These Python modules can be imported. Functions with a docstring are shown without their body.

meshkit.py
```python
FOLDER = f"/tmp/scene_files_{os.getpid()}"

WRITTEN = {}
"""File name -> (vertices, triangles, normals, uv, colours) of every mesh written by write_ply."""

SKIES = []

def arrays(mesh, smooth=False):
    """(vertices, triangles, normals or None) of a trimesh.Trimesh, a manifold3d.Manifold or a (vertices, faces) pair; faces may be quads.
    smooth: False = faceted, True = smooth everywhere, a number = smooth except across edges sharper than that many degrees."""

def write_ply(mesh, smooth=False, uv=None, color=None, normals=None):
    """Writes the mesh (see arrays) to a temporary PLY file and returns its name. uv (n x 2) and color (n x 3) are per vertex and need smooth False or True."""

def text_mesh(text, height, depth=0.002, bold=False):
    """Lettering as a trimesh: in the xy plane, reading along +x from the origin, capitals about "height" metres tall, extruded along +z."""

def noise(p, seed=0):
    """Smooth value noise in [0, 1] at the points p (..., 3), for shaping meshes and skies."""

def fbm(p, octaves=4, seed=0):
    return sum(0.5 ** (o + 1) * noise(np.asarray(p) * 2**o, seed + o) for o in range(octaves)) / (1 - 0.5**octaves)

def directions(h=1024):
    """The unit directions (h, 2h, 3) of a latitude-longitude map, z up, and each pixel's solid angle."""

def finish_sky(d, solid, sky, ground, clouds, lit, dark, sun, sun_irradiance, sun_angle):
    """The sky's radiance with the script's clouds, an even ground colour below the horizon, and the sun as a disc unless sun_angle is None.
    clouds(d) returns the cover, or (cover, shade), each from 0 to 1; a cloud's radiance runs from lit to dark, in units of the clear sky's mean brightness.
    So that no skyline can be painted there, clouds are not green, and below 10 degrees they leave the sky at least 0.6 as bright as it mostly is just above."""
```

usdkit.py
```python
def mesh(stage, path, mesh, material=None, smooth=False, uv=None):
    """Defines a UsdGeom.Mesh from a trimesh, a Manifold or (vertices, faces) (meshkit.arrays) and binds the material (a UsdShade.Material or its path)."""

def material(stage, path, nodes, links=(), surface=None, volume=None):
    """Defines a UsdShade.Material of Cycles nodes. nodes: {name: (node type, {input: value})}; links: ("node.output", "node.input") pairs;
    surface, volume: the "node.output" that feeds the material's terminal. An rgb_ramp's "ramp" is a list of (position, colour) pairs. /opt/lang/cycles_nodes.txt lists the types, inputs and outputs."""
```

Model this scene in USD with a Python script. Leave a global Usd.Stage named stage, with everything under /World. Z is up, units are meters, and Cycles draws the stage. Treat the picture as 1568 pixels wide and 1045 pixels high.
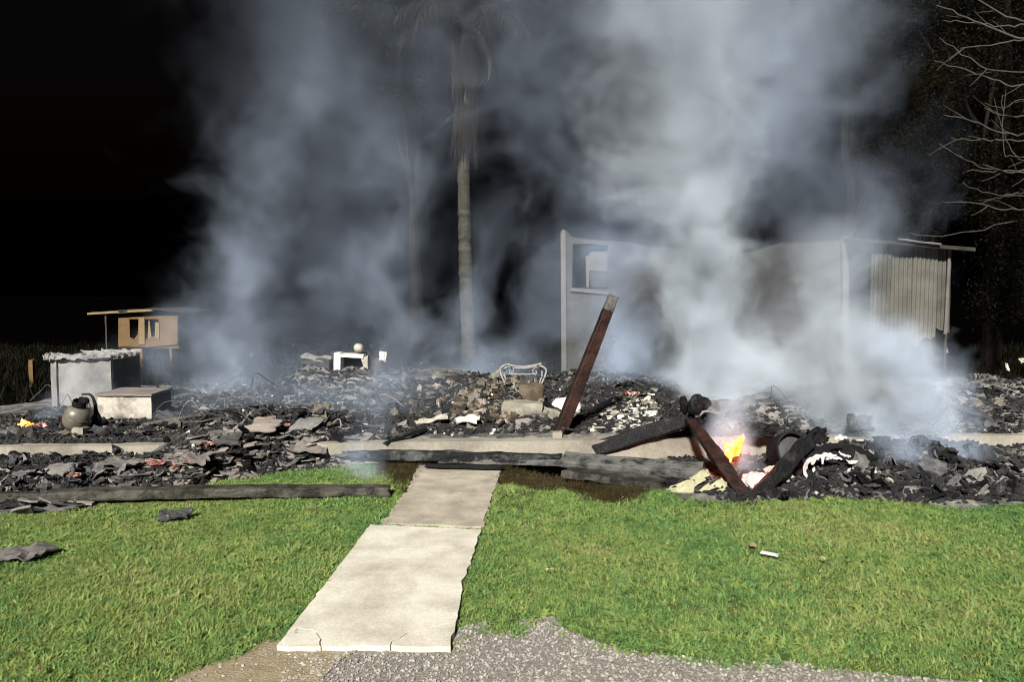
import math
import random
import numpy as np
import trimesh
import usdkit
import meshkit
from shapely.geometry import Polygon, Point, box as sbox
from shapely import contains_xy
from pxr import Usd, UsdGeom, UsdLux, UsdShade, Gf, Vt, Sdf

# ------------------------------------------------------------------ camera, sky, lamp, exposure
stage = Usd.Stage.CreateInMemory()
UsdGeom.Xform.Define(stage, '/World')
F, CX, CY, EYE = 1150.0, 784.0, 522.5, 1.62
PITCH = math.atan(70.5 / F)
cam = UsdGeom.Camera.Define(stage, '/World/camera')
cam.CreateHorizontalApertureAttr(1568.0)
cam.CreateVerticalApertureAttr(1045.0)
cam.CreateFocalLengthAttr(F)
cam.AddTranslateOp().Set(Gf.Vec3d(0, 0, EYE))
cam.AddRotateXOp().Set(90 - math.degrees(PITCH))
cam.CreateExposureAttr(0.95)
SUN = np.array([-0.20, -0.78, 0.57])
SUN /= np.linalg.norm(SUN)
LAMP_POWER, SKY_POWER = 1.25, 0.05


def material(name, nodes, links=(), surface='p.BSDF', volume=None):
    return usdkit.material(stage, '/World/Looks/' + name, nodes, links, surface=surface, volume=volume)


dome = UsdLux.DomeLight.Define(stage, '/World/sky')
dome.GetPrim().SetCustomDataByKey('kind', 'structure')
sky_mat = material('night_sky', {
    's': ('sky_texture', {'sky_type': 'single_scattering', 'sun_disc': False, 'sun_elevation': -0.067,
                          'sun_rotation': math.atan2(SUN[0], SUN[1])}),
    'b': ('background_shader', {'strength': SKY_POWER})}, [('s.color', 'b.color')], surface='b.background')
UsdShade.MaterialBindingAPI.Apply(dome.GetPrim()).Bind(sky_mat)
lamp = UsdLux.DistantLight.Define(stage, '/World/floodlight')
lamp.CreateIntensityAttr(LAMP_POWER)
lamp.CreateAngleAttr(5.0)
lamp.CreateNormalizeAttr(True)
lamp.CreateColorAttr((1.0, 0.955, 0.87))
_q = Gf.Rotation(Gf.Vec3d(0, 0, 1), Gf.Vec3d(*map(float, SUN))).GetQuat()
lamp.AddOrientOp(UsdGeom.XformOp.PrecisionDouble).Set(Gf.Quatd(_q.GetReal(), _q.GetImaginary()))

# ------------------------------------------------------------------ helpers
rng = np.random.default_rng(7)
_used = {}
CP, SP = math.cos(PITCH), math.sin(PITCH)


def ray(px, py):
    """World direction of a sight line, used to measure where things stand."""
    u, v = (np.asarray(px, float) - CX) / F, (CY - np.asarray(py, float)) / F
    return np.stack([u, CP + v * SP, -SP + v * CP], -1)


def G(px, py, z=0.0):
    d = ray(px, py)
    t = (z - EYE) / d[..., 2]
    return np.array([0, 0, EYE]) + d * t[..., None]


def W(px, py, Y):
    d = ray(px, py)
    return np.array([0, 0, EYE]) + d * (Y / d[..., 1])[..., None]


def PX(p):
    p = np.asarray(p, float)
    x, y, z = p[..., 0], p[..., 1], p[..., 2] - EYE
    dep = y * CP - z * SP
    up = y * SP + z * CP
    return CX + F * x / dep, CY - F * up / dep


def numbered(parent, name):
    k = parent + '/' + name
    n = _used.get(k, -1) + 1
    _used[k] = n
    return k if n == 0 else '%s_%03d' % (k, n)


def tag(prim, label=None, cat=None, group=None, kind=None):
    for k, v in (('label', label), ('category', cat), ('group', group), ('kind', kind)):
        if v:
            prim.SetCustomDataByKey(k, v)
    return prim


def obj(name, mesh, mat, parent=None, smooth=False, label=None, cat=None, group=None, kind=None, local=True):
    """One Mesh prim; at top level its vertices are kept about the thing's base."""
    path = numbered(str(parent.GetPath()) if parent else '/World', name)
    v, f, nn = meshkit.arrays(mesh, False)
    v = np.array(v, float)
    off = None
    if parent is None and local:
        off = np.array([*(v.min(0)[:2] + v.max(0)[:2]) / 2, v[:, 2].min()])
        v = v - off
    m = usdkit.mesh(stage, path, (v, f), mat, smooth=smooth)
    if off is not None:
        m.AddTranslateOp().Set(Gf.Vec3d(*map(float, off)))
    return tag(m.GetPrim(), label, cat, group, kind)


def thing(name, label, cat, group=None):
    x = UsdGeom.Xform.Define(stage, numbered('/World', name))
    return tag(x.GetPrim(), label, cat, group)


def at_base(t, loc):
    """Parts are written in world coordinates; the Xform stands at the base and parts are shifted back."""
    UsdGeom.Xformable(t).AddTranslateOp().Set(Gf.Vec3d(*map(float, loc)))
    t_off[str(t.GetPath())] = np.array(loc, float)
    return t


t_off = {}


def part(name, mesh, mat, parent, smooth=False, label=None, kind=None):
    top = '/' + '/'.join(str(parent.GetPath()).split('/')[1:3])
    v, f, nn = meshkit.arrays(mesh, False)
    return obj(name, (np.array(v) - t_off.get(top, 0), f), mat, parent, smooth, label=label, kind=kind)


def cat_meshes(ms):
    vs, fs, n = [], [], 0
    for m in ms:
        v, f, _ = meshkit.arrays(m, False)
        vs.append(v)
        fs.append(f + n)
        n += len(v)
    return np.vstack(vs), np.vstack(fs)


def boxm(lo, hi):
    return trimesh.creation.box(bounds=[np.minimum(lo, hi), np.maximum(lo, hi)])


def sub(m, times):
    for _ in range(times):
        m = m.subdivide()
    return m


def rough(m, amp, scale, seed=0):
    v = np.array(m.vertices)
    n = np.stack([meshkit.fbm(v * scale + 31.7 * k, 3, seed + k) - 0.5 for k in range(3)], -1)
    m = m.copy()
    m.vertices = v + n * 2 * amp
    return m


def tube(path, radii, sides=8, cap=True):
    p = np.asarray(path, float)
    radii = np.broadcast_to(np.asarray(radii, float), (len(p),))
    t = np.gradient(p, axis=0)
    t /= np.linalg.norm(t, axis=1, keepdims=True) + 1e-12
    a = np.cross(t, np.where(np.abs(t[:, 2:]) < 0.9, [0, 0, 1.0], [1.0, 0, 0]))
    a /= np.linalg.norm(a, axis=1, keepdims=True) + 1e-12
    b = np.cross(t, a)
    ang = np.arange(sides) * 2 * np.pi / sides
    v = p[:, None] + radii[:, None, None] * (np.cos(ang)[None, :, None] * a[:, None] + np.sin(ang)[None, :, None] * b[:, None])
    i, j = np.meshgrid(np.arange(len(p) - 1), np.arange(sides), indexing='ij')
    q = np.stack([i * sides + j, i * sides + (j + 1) % sides, (i + 1) * sides + (j + 1) % sides, (i + 1) * sides + j], -1).reshape(-1, 4)
    f = np.vstack([q[:, [0, 1, 2]], q[:, [0, 2, 3]]])
    v = v.reshape(-1, 3)
    if cap:
        n = len(v)
        v = np.vstack([v, p[0], p[-1]])
        k = np.arange(sides)
        e = (len(p) - 1) * sides
        f = np.vstack([f, np.stack([np.full(sides, n), (k + 1) % sides, k], -1), np.stack([np.full(sides, n + 1), e + k, e + (k + 1) % sides], -1)])
    return v, f


def spline(pts, n):
    pts = np.asarray(pts, float)
    d = np.r_[0, np.cumsum(np.linalg.norm(np.diff(pts, axis=0), axis=1))]
    from scipy.interpolate import PchipInterpolator
    return PchipInterpolator(d, pts)(np.linspace(0, d[-1], n))


def plank(p0, p1, w, t, seed, amp=0.012, taper=(1, 1), step=0.05, up=(0, 0, 1), bow=0.0, ragged=0.03, worn=.5):
    """A timber from p0 to p1: rounded rectangular section, worn and eaten unevenly along its length."""
    p0, p1, up = np.asarray(p0, float), np.asarray(p1, float), np.asarray(up, float)
    L = np.linalg.norm(p1 - p0)
    n = max(6, int(L / step))
    ax = (p1 - p0) / L
    side = np.cross(ax, up)
    side /= np.linalg.norm(side)
    nr = np.cross(side, ax)
    sec = []
    for cxs, czs in ((1, 1), (-1, 1), (-1, -1), (1, -1)):
        c = [(cxs, czs * .55), (cxs * .97, czs * .9), (cxs * .85, czs), (cxs * .3, czs)]
        sec += c if cxs * czs > 0 else c[::-1]
    sec = np.array(sec)
    K = len(sec)
    s = np.linspace(0, 1, n)
    r = np.random.default_rng(seed)
    V = []
    for k in range(n):
        sc = taper[0] + (taper[1] - taper[0]) * s[k]
        c = p0 + ax * L * s[k] + nr * bow * math.sin(math.pi * s[k])
        end = (s[k] < 1e-6) * -1 + (s[k] > 1 - 1e-6) * 1
        V.append(c + side * (sec[:, :1] * w / 2 * sc) + nr * (sec[:, 1:] * t / 2 * sc) + (ax * end) * (r.random((K, 1)) - .7) * ragged)
    V = np.array(V)
    P = V.reshape(-1, 3)
    nz = np.stack([meshkit.fbm(P * np.array([9, 9, 14.]) + 17 * k, 3, seed + k) - .5 for k in range(3)], -1)
    big = (meshkit.fbm(P * 3.1, 2, seed + 9) - .5)[:, None]
    cen = np.repeat(V.mean(1), K, axis=0)
    P = P + nz * 2 * amp + (P - cen) * big * worn
    i, j = np.meshgrid(np.arange(n - 1), np.arange(K), indexing='ij')
    q = np.stack([i * K + j, i * K + (j + 1) % K, (i + 1) * K + (j + 1) % K, (i + 1) * K + j], -1).reshape(-1, 4)
    f = np.vstack([q[:, [0, 1, 2]], q[:, [0, 2, 3]]])
    m = len(P)
    P = np.vstack([P, P[:K].mean(0), P[-K:].mean(0)])
    k = np.arange(K)
    f = np.vstack([f, np.stack([np.full(K, m), (k + 1) % K, k], -1), np.stack([np.full(K, m + 1), (n - 1) * K + k, (n - 1) * K + (k + 1) % K], -1)])
    return P, f


def shard(r, size, th, bend=.1, asp=None):
    """A broken flat piece: irregular outline, thickness and a slight curl."""
    n = r.integers(5, 9)
    a = np.sort((np.arange(n) + r.uniform(-.35, .35, n)) / n * 2 * np.pi)
    R = size / 2 * r.uniform(.6, 1.05, n)
    asp = asp or r.uniform(.45, 1)
    xy = np.stack([np.cos(a) * R, np.sin(a) * R * asp], -1)
    z = bend * (xy[:, 0] ** 2) / size - bend * size * .1 + r.uniform(-1, 1, n) * th * .3
    top = np.column_stack([xy, z + th / 2])
    bot = np.column_stack([xy * r.uniform(.93, 1.03, (n, 1)), z - th / 2])
    v = np.vstack([top, bot, [[0, 0, th / 2 - bend * size * .1]], [[0, 0, -th / 2 - bend * size * .1]]])
    k = np.arange(n)
    k2 = (k + 1) % n
    f = np.vstack([np.stack([np.full(n, 2 * n), k, k2], -1), np.stack([np.full(n, 2 * n + 1), n + k2, n + k], -1),
                   np.stack([k, n + k, n + k2], -1), np.stack([k, n + k2, k2], -1)])
    return v, f


def chunk(r, sx, sy, sz, jit=.16):
    b = trimesh.creation.box((sx, sy, sz)).subdivide()
    v = np.array(b.vertices)
    s = np.array([sx, sy, sz])
    rr = np.linalg.norm(v / s * 2, axis=1)
    v = v * (1 - .09 * (rr > 1.6))[:, None] + r.uniform(-1, 1, v.shape) * s * jit * .5
    return v, np.array(b.faces)


def crumple(r, w, h, amp, nx=9, ny=7, th=.004, edge=.25, freq=5.0):
    """A burnt thin sheet with folds, real thickness and an eaten outline."""
    x, y = np.meshgrid(np.linspace(-.5, .5, nx), np.linspace(-.5, .5, ny))
    s = r.uniform(0, 99)
    p = np.stack([x, y, np.full_like(x, s)], -1)
    e = 1 - edge * meshkit.noise(np.stack([np.arctan2(y, x) * 2.2 + s, np.full_like(x, s), 0 * x], -1), 3) * np.clip(2.2 * np.maximum(abs(x), abs(y)), 0, 1)
    z = (meshkit.fbm(p * freq * np.array([1, .6, 1]), 3, int(s)) - .5) * 2 * amp
    fold = amp * .9 * np.abs(((x * math.cos(s) + y * math.sin(s)) * 2.5 + meshkit.noise(p * 3, 5)) % 1 - .5)
    X, Y, Z = x * w * e, y * h * e, z + fold
    top = np.stack([X, Y, Z], -1).reshape(-1, 3)
    v = np.vstack([top, top - [0, 0, th]])
    idx = np.arange(nx * ny).reshape(ny, nx)
    q = np.stack([idx[:-1, :-1], idx[:-1, 1:], idx[1:, 1:], idx[1:, :-1]], -1).reshape(-1, 4)
    t = np.vstack([q[:, [0, 1, 2]], q[:, [0, 2, 3]]])
    N = nx * ny
    rim = np.r_[idx[0, :-1], idx[:-1, -1], idx[-1, :0:-1], idx[:0:-1, 0]]
    r2 = np.roll(rim, -1)
    f = np.vstack([t, t[:, ::-1] + N, np.stack([rim, rim + N, r2 + N], -1), np.stack([rim, r2 + N, r2], -1)])
    return v, f


def lump(r, sx, sy, sz, amp=.25, subd=3, freq=2.2):
    m = trimesh.creation.icosphere(subd)
    v = np.array(m.vertices)
    s = r.uniform(0, 50)
    d = 1 + amp * 2 * (meshkit.fbm(v * freq + s, 3, int(s)) - .5) + amp * .5 * np.abs(meshkit.noise(v * freq * 2.7 + s, 2) - .5)
    return v * d[:, None] * np.array([sx, sy, sz]) / 2, np.array(m.faces)


def rot(ax, ay, az):
    cx, sx_, cy, sy_, cz, sz_ = math.cos(ax), math.sin(ax), math.cos(ay), math.sin(ay), math.cos(az), math.sin(az)
    return (np.array([[cz, -sz_, 0], [sz_, cz, 0], [0, 0, 1]]) @ np.array([[cy, 0, sy_], [0, 1, 0], [-sy_, 0, cy]])
            @ np.array([[1, 0, 0], [0, cx, -sx_], [0, sx_, cx]]))


def place(m, R, loc):
    v, f, _ = meshkit.arrays(m, False)
    return np.array(v) @ R.T + loc, f


def px_poly(pts, Y, depth, holes=()):
    """A flat wall piece drawn as elevation points at distance Y, with real thickness behind it."""
    o = W(*np.array(pts, float).T, Y)[:, [0, 2]]
    hs = [W(*np.array(h, float).T, Y)[:, [0, 2]] for h in holes]
    g = Polygon(o, hs).buffer(0)
    m = trimesh.creation.extrude_polygon(g, depth, engine='earcut')
    v = np.array(m.vertices)
    return np.column_stack([v[:, 0], Y + depth - v[:, 2], v[:, 1]]), np.array(m.faces)


# ------------------------------------------------------------------ materials
def two_tone(name, ramp, scale=6.0, detail=5.0, rough_=.85, bump=.3, bscale=40.0, bdist=.01, island=False, rand=True, spec=.14, vec='geometry.position', metallic=0.0, grain=.16):
    """Colour from noise in space, varied per object or per loose piece."""
    n = {'g': ('geometry', {}), 'o': ('object_info', {}), 'n': ('noise_texture', {'scale': scale, 'detail': detail, 'roughness': .62}),
         'r': ('rgb_ramp', {'ramp': ramp}), 'h': ('noise_texture', {'scale': bscale, 'detail': 5.0, 'roughness': .7}),
         'b': ('bump', {'strength': bump, 'distance': bdist}),
         'm': ('math', {'math_type': 'multiply_add', 'value2': .5 if rand else 0.0, 'value3': -.25 if rand else 0.0}),
         'a': ('math', {'math_type': 'add', 'use_clamp': True}),
         'gr': ('map_range', {'from_min': .3, 'from_max': .7, 'to_min': 1 - grain, 'to_max': 1 + grain, 'clamp': True}), 'mu': ('mix', {'mix_type': 'multiply', 'fac': 1.0}),
         'p': ('principled_bsdf', {'roughness': rough_, 'specular_ior_level': spec, 'metallic': metallic})}
    l = [('g.position', 'n.vector'), ('g.position', 'h.vector'), ('g.random_per_island' if island else 'o.random', 'm.value1'),
         ('n.fac', 'a.value1'), ('m.value', 'a.value2'), ('a.value', 'r.fac'), ('r.color', 'mu.color1'), ('h.fac', 'gr.value'), ('gr.result', 'mu.color2'), ('mu.color', 'p.base_color'),
         ('h.fac', 'b.height'), ('b.normal', 'p.normal')]
    return material(name, n, l)


def charred(name, dark, ash, amount=.55, bump=.45, vs=38.0, rough_=.6):
    """Burnt wood: blocky cracks (voronoi cells) with grey ash on the high spots."""
    n = {'g': ('geometry', {}), 'v': ('voronoi_texture', {'scale': vs, 'feature': 'distance_to_edge'}),
         'n': ('noise_texture', {'scale': 7.0, 'detail': 6.0, 'roughness': .65}), 'f': ('noise_texture', {'scale': 60.0, 'detail': 3.0}),
         'r': ('rgb_ramp', {'ramp': [(0, dark), (amount - .08, dark), (amount + .1, ash), (1, ash)]}),
         'c': ('math', {'math_type': 'minimum', 'value2': .12}), 'h': ('math', {'math_type': 'multiply_add', 'value2': 5.0}),
         'b': ('bump', {'strength': bump, 'distance': .012}),
         'p': ('principled_bsdf', {'roughness': rough_, 'specular_ior_level': .18})}
    l = [('g.position', 'v.vector'), ('g.position', 'n.vector'), ('g.position', 'f.vector'), ('n.fac', 'r.fac'), ('r.color', 'p.base_color'),
         ('v.distance', 'c.value1'), ('c.value', 'h.value1'), ('f.fac', 'h.value3'), ('h.value', 'b.height'), ('b.normal', 'p.normal')]
    return material(name, n, l)


M = {}
M['char'] = charred('charred_wood', (.008, .008, .009), (.085, .09, .095), .58)
M['char_black'] = charred('charred_wood_black', (.005, .005, .006), (.03, .03, .032), .62)
M['char_grey'] = charred('charred_wood_grey', (.016, .017, .017), (.11, .11, .104), .46, bump=.5)
M['weathered'] = charred('weathered_board', (.018, .017, .014), (.066, .062, .052), .5, bump=.35, vs=14)
M['brown_wood'] = charred('scorched_brown_wood', (.0125, .006, .005), (.034, .015, .012), .5, bump=.3, vs=9)
M['concrete'] = two_tone('concrete_clean', [(0, (0.2276, 0.2068, 0.1707)), (.34, (0.3724, 0.3466, 0.2948)), (.48, (0.4758, 0.45, 0.3879)), (.6, (0.5585, 0.5328, 0.4655)), (1, (0.6207, 0.5947, 0.5275))], 3.4, 9, .9, .25, 70, .006, rand=False)
M['concrete_dirty'] = two_tone('concrete_dirty', [(0, (0.1532, 0.1404, 0.1149)), (.38, (0.2554, 0.2298, 0.1889)), (.55, (0.3447, 0.3102, 0.2554)), (.68, (0.4086, 0.3703, 0.3064)), (1, (0.6384, 0.5937, 0.5107))], 4.2, 8, .92, .35, 60, .008, rand=False)
M['foundation'] = two_tone('foundation_concrete', [(0, (.07, .065, .055)), (.36, (.17, .155, .13)), (.55, (.27, .25, .21)), (1, (.36, .335, .285))], 2.2, 7, .92, .4, 40, .01, rand=False)
M['ash'] = two_tone('ash_and_char', [(0, (0.0203, 0.0203, 0.0253)), (.36, (0.0456, 0.0456, 0.0506)), (.5, (0.1266, 0.1216, 0.1192)), (.62, (0.2659, 0.2507, 0.2279)), (1, (0.4808, 0.4555, 0.4177))], 5.0, 9, .9, 1.0, 30, .035, rand=False, spec=.08)
M['tile'] = two_tone('broken_tile', [(0, (0.05, 0.0475, 0.0475)), (.3, (0.1063, 0.0975, 0.0938)), (.5, (0.175, 0.1575, 0.1463)), (.72, (0.225, 0.19, 0.175)), (1, (0.325, 0.2687, 0.2438))], 3.0, 6, .9, .3, 50, .006)
M['tile_dark'] = two_tone('scorched_scrap', [(0, (0.0168, 0.0168, 0.019)), (.4, (0.0462, 0.0462, 0.0526)), (.6, (0.126, 0.1218, 0.1176)), (1, (0.273, 0.2604, 0.2478))], 4.0, 6, .8, .4, 60, .008, spec=.08)
M['rubble'] = two_tone('rubble_mixed', [(0, (0.009, 0.009, 0.009)), (.36, (0.0263, 0.0248, 0.0218)), (.52, (0.0713, 0.066, 0.054)), (.68, (0.1275, 0.1162, 0.0938)), (1, (0.285, 0.27, 0.2325))], 3.0, 5, .92, .4, 60, .006)
M['fine'] = two_tone('rubble_fine', [(0, (0.0097, 0.0097, 0.0113)), (.42, (0.029, 0.029, 0.029)), (.6, (0.0966, 0.0918, 0.0837)), (.76, (0.2254, 0.2093, 0.1851)), (1, (0.5474, 0.5152, 0.4669))], 2.0, 4, .92, .4, 60, .006, island=True)
M['brick'] = two_tone('sooty_brick', [(0, (.022, .017, .012)), (.35, (.07, .053, .038)), (.55, (.145, .118, .088)), (1, (.25, .215, .17))], 5.0, 6, .93, .5, 50, .008)
M['plaster'] = two_tone('pale_plaster', [(0, (.05, .048, .042)), (.3, (.16, .15, .125)), (.5, (.28, .265, .225)), (1, (.46, .44, .39))], 6.0, 5, .9, .4, 50, .006)
M['white'] = two_tone('white_scrap', [(0, (.28, .27, .26)), (.35, (.46, .45, .43)), (1, (.66, .65, .62))], 9.0, 5, .6, .3, 50, .004)
M['cream'] = two_tone('cream_sheeting', [(0, (.012, .012, .008)), (.28, (.05, .048, .03)), (.34, (.26, .25, .16)), (1, (.42, .405, .27))], 9.0, 5, .7, .4, 30, .01, rand=False)
M['enamel'] = two_tone('burnt_enamel', [(0, (.09, .08, .07)), (.38, (.22, .205, .18)), (.5, (.38, .36, .315)), (1, (.46, .44, .39))], 4.5, 6, .5, .12, 20, .006, rand=False)
M['steel'] = two_tone('burnt_sheet_steel', [(0, (.06, .06, .06)), (.4, (.15, .15, .148)), (.6, (.225, .225, .22)), (1, (.30, .30, .295))], 3.2, 7, .55, .3, 9, .012, rand=False)
M['steel_dark'] = two_tone('sooty_sheet_steel', [(0, (.02, .02, .022)), (.5, (.05, .05, .052)), (1, (.12, .12, .12))], 4.0, 6, .6, .3, 14, .01, rand=False)
M['cylinder'] = two_tone('gas_cylinder_paint', [(0, (0.0375, 0.036, 0.03)), (.4, (0.09, 0.0863, 0.069)), (.6, (0.1275, 0.1222, 0.0975)), (1, (0.1725, 0.165, 0.135))], 9.0, 6, .38, .15, 30, .004, rand=False, spec=.5)
M['wire'] = two_tone('white_painted_wire', [(0, (0.12, 0.1162, 0.1087)), (.4, (0.2475, 0.2438, 0.2325)), (1, (0.39, 0.3825, 0.3675))], 14.0, 4, .5, .1, 40, .002, rand=False)
M['soot'] = two_tone('soot_black', [(0, (.004, .004, .005)), (.5, (.010, .010, .011)), (1, (.035, .033, .033))], 7.0, 6, .75, .6, 40, .012, spec=.08)
M['wall'] = two_tone('scorched_wall', [(0, (0.0222, 0.021, 0.02)), (.4, (0.0474, 0.0462, 0.0442)), (.58, (0.0664, 0.0646, 0.0628)), (1, (0.0949, 0.0938, 0.0914))], 1.6, 6, .92, .3, 20, .01, rand=False)
M['wall_pale'] = two_tone('pale_window_frame', [(0, (0.0768, 0.072, 0.0672)), (1, (0.1536, 0.144, 0.1368))], 3.0, 5, .85, .2, 30, .005, rand=False)
M['corrugated'] = two_tone('corrugated_metal', [(0, (0.0242, 0.0235, 0.0193)), (.4, (0.0586, 0.0566, 0.0483)), (.6, (0.0828, 0.0807, 0.069)), (1, (0.1173, 0.1138, 0.1))], 2.4, 6, .42, .15, 30, .004, spec=.5)
M['hutch'] = two_tone('hutch_boards', [(0, (0.0544, 0.0326, 0.015)), (.4, (0.1054, 0.0666, 0.0313)), (.6, (0.136, 0.0898, 0.0449)), (1, (0.17, 0.1224, 0.068))], 3.0, 5, .85, .3, 30, .006, rand=False)
M['hutch_pale'] = two_tone('hutch_pale_boards', [(0, (0.128, 0.092, 0.048)), (1, (0.232, 0.176, 0.096))], 5.0, 5, .85, .3, 30, .006, rand=False)
M['dark_roof'] = two_tone('old_roof_sheet', [(0, (.012, .012, .011)), (.6, (.035, .033, .03)), (1, (.15, .145, .13))], 5.0, 5, .8, .3, 30, .008, rand=False)
M['palm_trunk'] = two_tone('palm_trunk_bark', [(0, (0.0132, 0.0126, 0.0102)), (.38, (0.036, 0.0336, 0.0276)), (.6, (0.063, 0.06, 0.0492)), (1, (0.114, 0.108, 0.09))], 3.5, 8, .92, .8, 24, .03, rand=False)
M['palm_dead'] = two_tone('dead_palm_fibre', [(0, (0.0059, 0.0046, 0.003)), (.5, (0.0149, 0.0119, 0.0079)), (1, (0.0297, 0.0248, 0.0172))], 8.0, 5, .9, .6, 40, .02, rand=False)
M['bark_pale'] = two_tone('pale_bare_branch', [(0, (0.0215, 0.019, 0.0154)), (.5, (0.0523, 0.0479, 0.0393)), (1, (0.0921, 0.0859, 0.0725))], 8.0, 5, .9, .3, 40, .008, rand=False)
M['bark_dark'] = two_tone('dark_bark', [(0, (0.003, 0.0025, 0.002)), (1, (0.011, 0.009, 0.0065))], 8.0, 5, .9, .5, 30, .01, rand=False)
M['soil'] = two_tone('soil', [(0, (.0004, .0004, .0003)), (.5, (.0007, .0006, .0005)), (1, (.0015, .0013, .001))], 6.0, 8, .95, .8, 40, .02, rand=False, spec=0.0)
M['lawn_soil'] = two_tone('lawn_soil', [(0, (0.039, 0.0442, 0.0156)), (.5, (0.0845, 0.0975, 0.0338)), (1, (0.143, 0.143, 0.0585))], 9.0, 8, .95, .8, 60, .012, rand=False, spec=0.0)
M['gravel_bed'] = two_tone('gravel_bed', [(0, (0.0979, 0.0912, 0.0829)), (.5, (0.2448, 0.2272, 0.2058)), (1, (0.4243, 0.4, 0.361))], 45.0, 6, .95, 1.0, 90, .015, rand=False)
M['sand'] = two_tone('sandy_soil', [(0, (.15, .125, .08)), (.5, (.29, .24, .16)), (1, (.42, .365, .26))], 16.0, 8, .95, .9, 70, .015, rand=False)
M['stone'] = two_tone('gravel_stone', [(0, (0.11, 0.1013, 0.094)), (.4, (0.231, 0.2156, 0.1986)), (.65, (0.319, 0.2965, 0.2717)), (.9, (0.418, 0.3881, 0.3501)), (1, (0.66, 0.6252, 0.5643))], 30.0, 4, .9, .4, 150, .003)


def leaf_mat(name, ramp, scale, fine, trans=.36, rough_=.6, w=.35):
    """Blades and leaves: colour drifts over the ground in patches and differs from tuft to tuft."""
    n = {'g': ('geometry', {}), 'o': ('object_info', {}), 'n': ('noise_texture', {'scale': scale, 'detail': 3.0, 'roughness': .6}),
         'n2': ('noise_texture', {'scale': fine, 'detail': 3.0}), 'r': ('rgb_ramp', {'ramp': ramp}),
         'm': ('math', {'math_type': 'multiply_add', 'value2': w, 'value3': -w / 2}), 'm2': ('math', {'math_type': 'multiply_add', 'value2': .5, 'value3': -.25}),
         'a': ('math', {'math_type': 'add'}), 'a2': ('math', {'math_type': 'add', 'use_clamp': True}),
         'p': ('principled_bsdf', {'roughness': rough_, 'specular_ior_level': .12}), 't': ('translucent_bsdf', {}), 'x': ('mix_closure', {'fac': trans})}
    l = [('g.position', 'n.vector'), ('g.position', 'n2.vector'), ('o.random', 'm.value1'), ('n2.fac', 'm2.value1'), ('n.fac', 'a.value1'),
         ('m.value', 'a.value2'), ('a.value', 'a2.value1'), ('m2.value', 'a2.value2'), ('a2.value', 'r.fac'), ('r.color', 'p.base_color'),
         ('r.color', 't.color'), ('p.BSDF', 'x.closure1'), ('t.BSDF', 'x.closure2')]
    return material(name, n, l, surface='x.closure')


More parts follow.
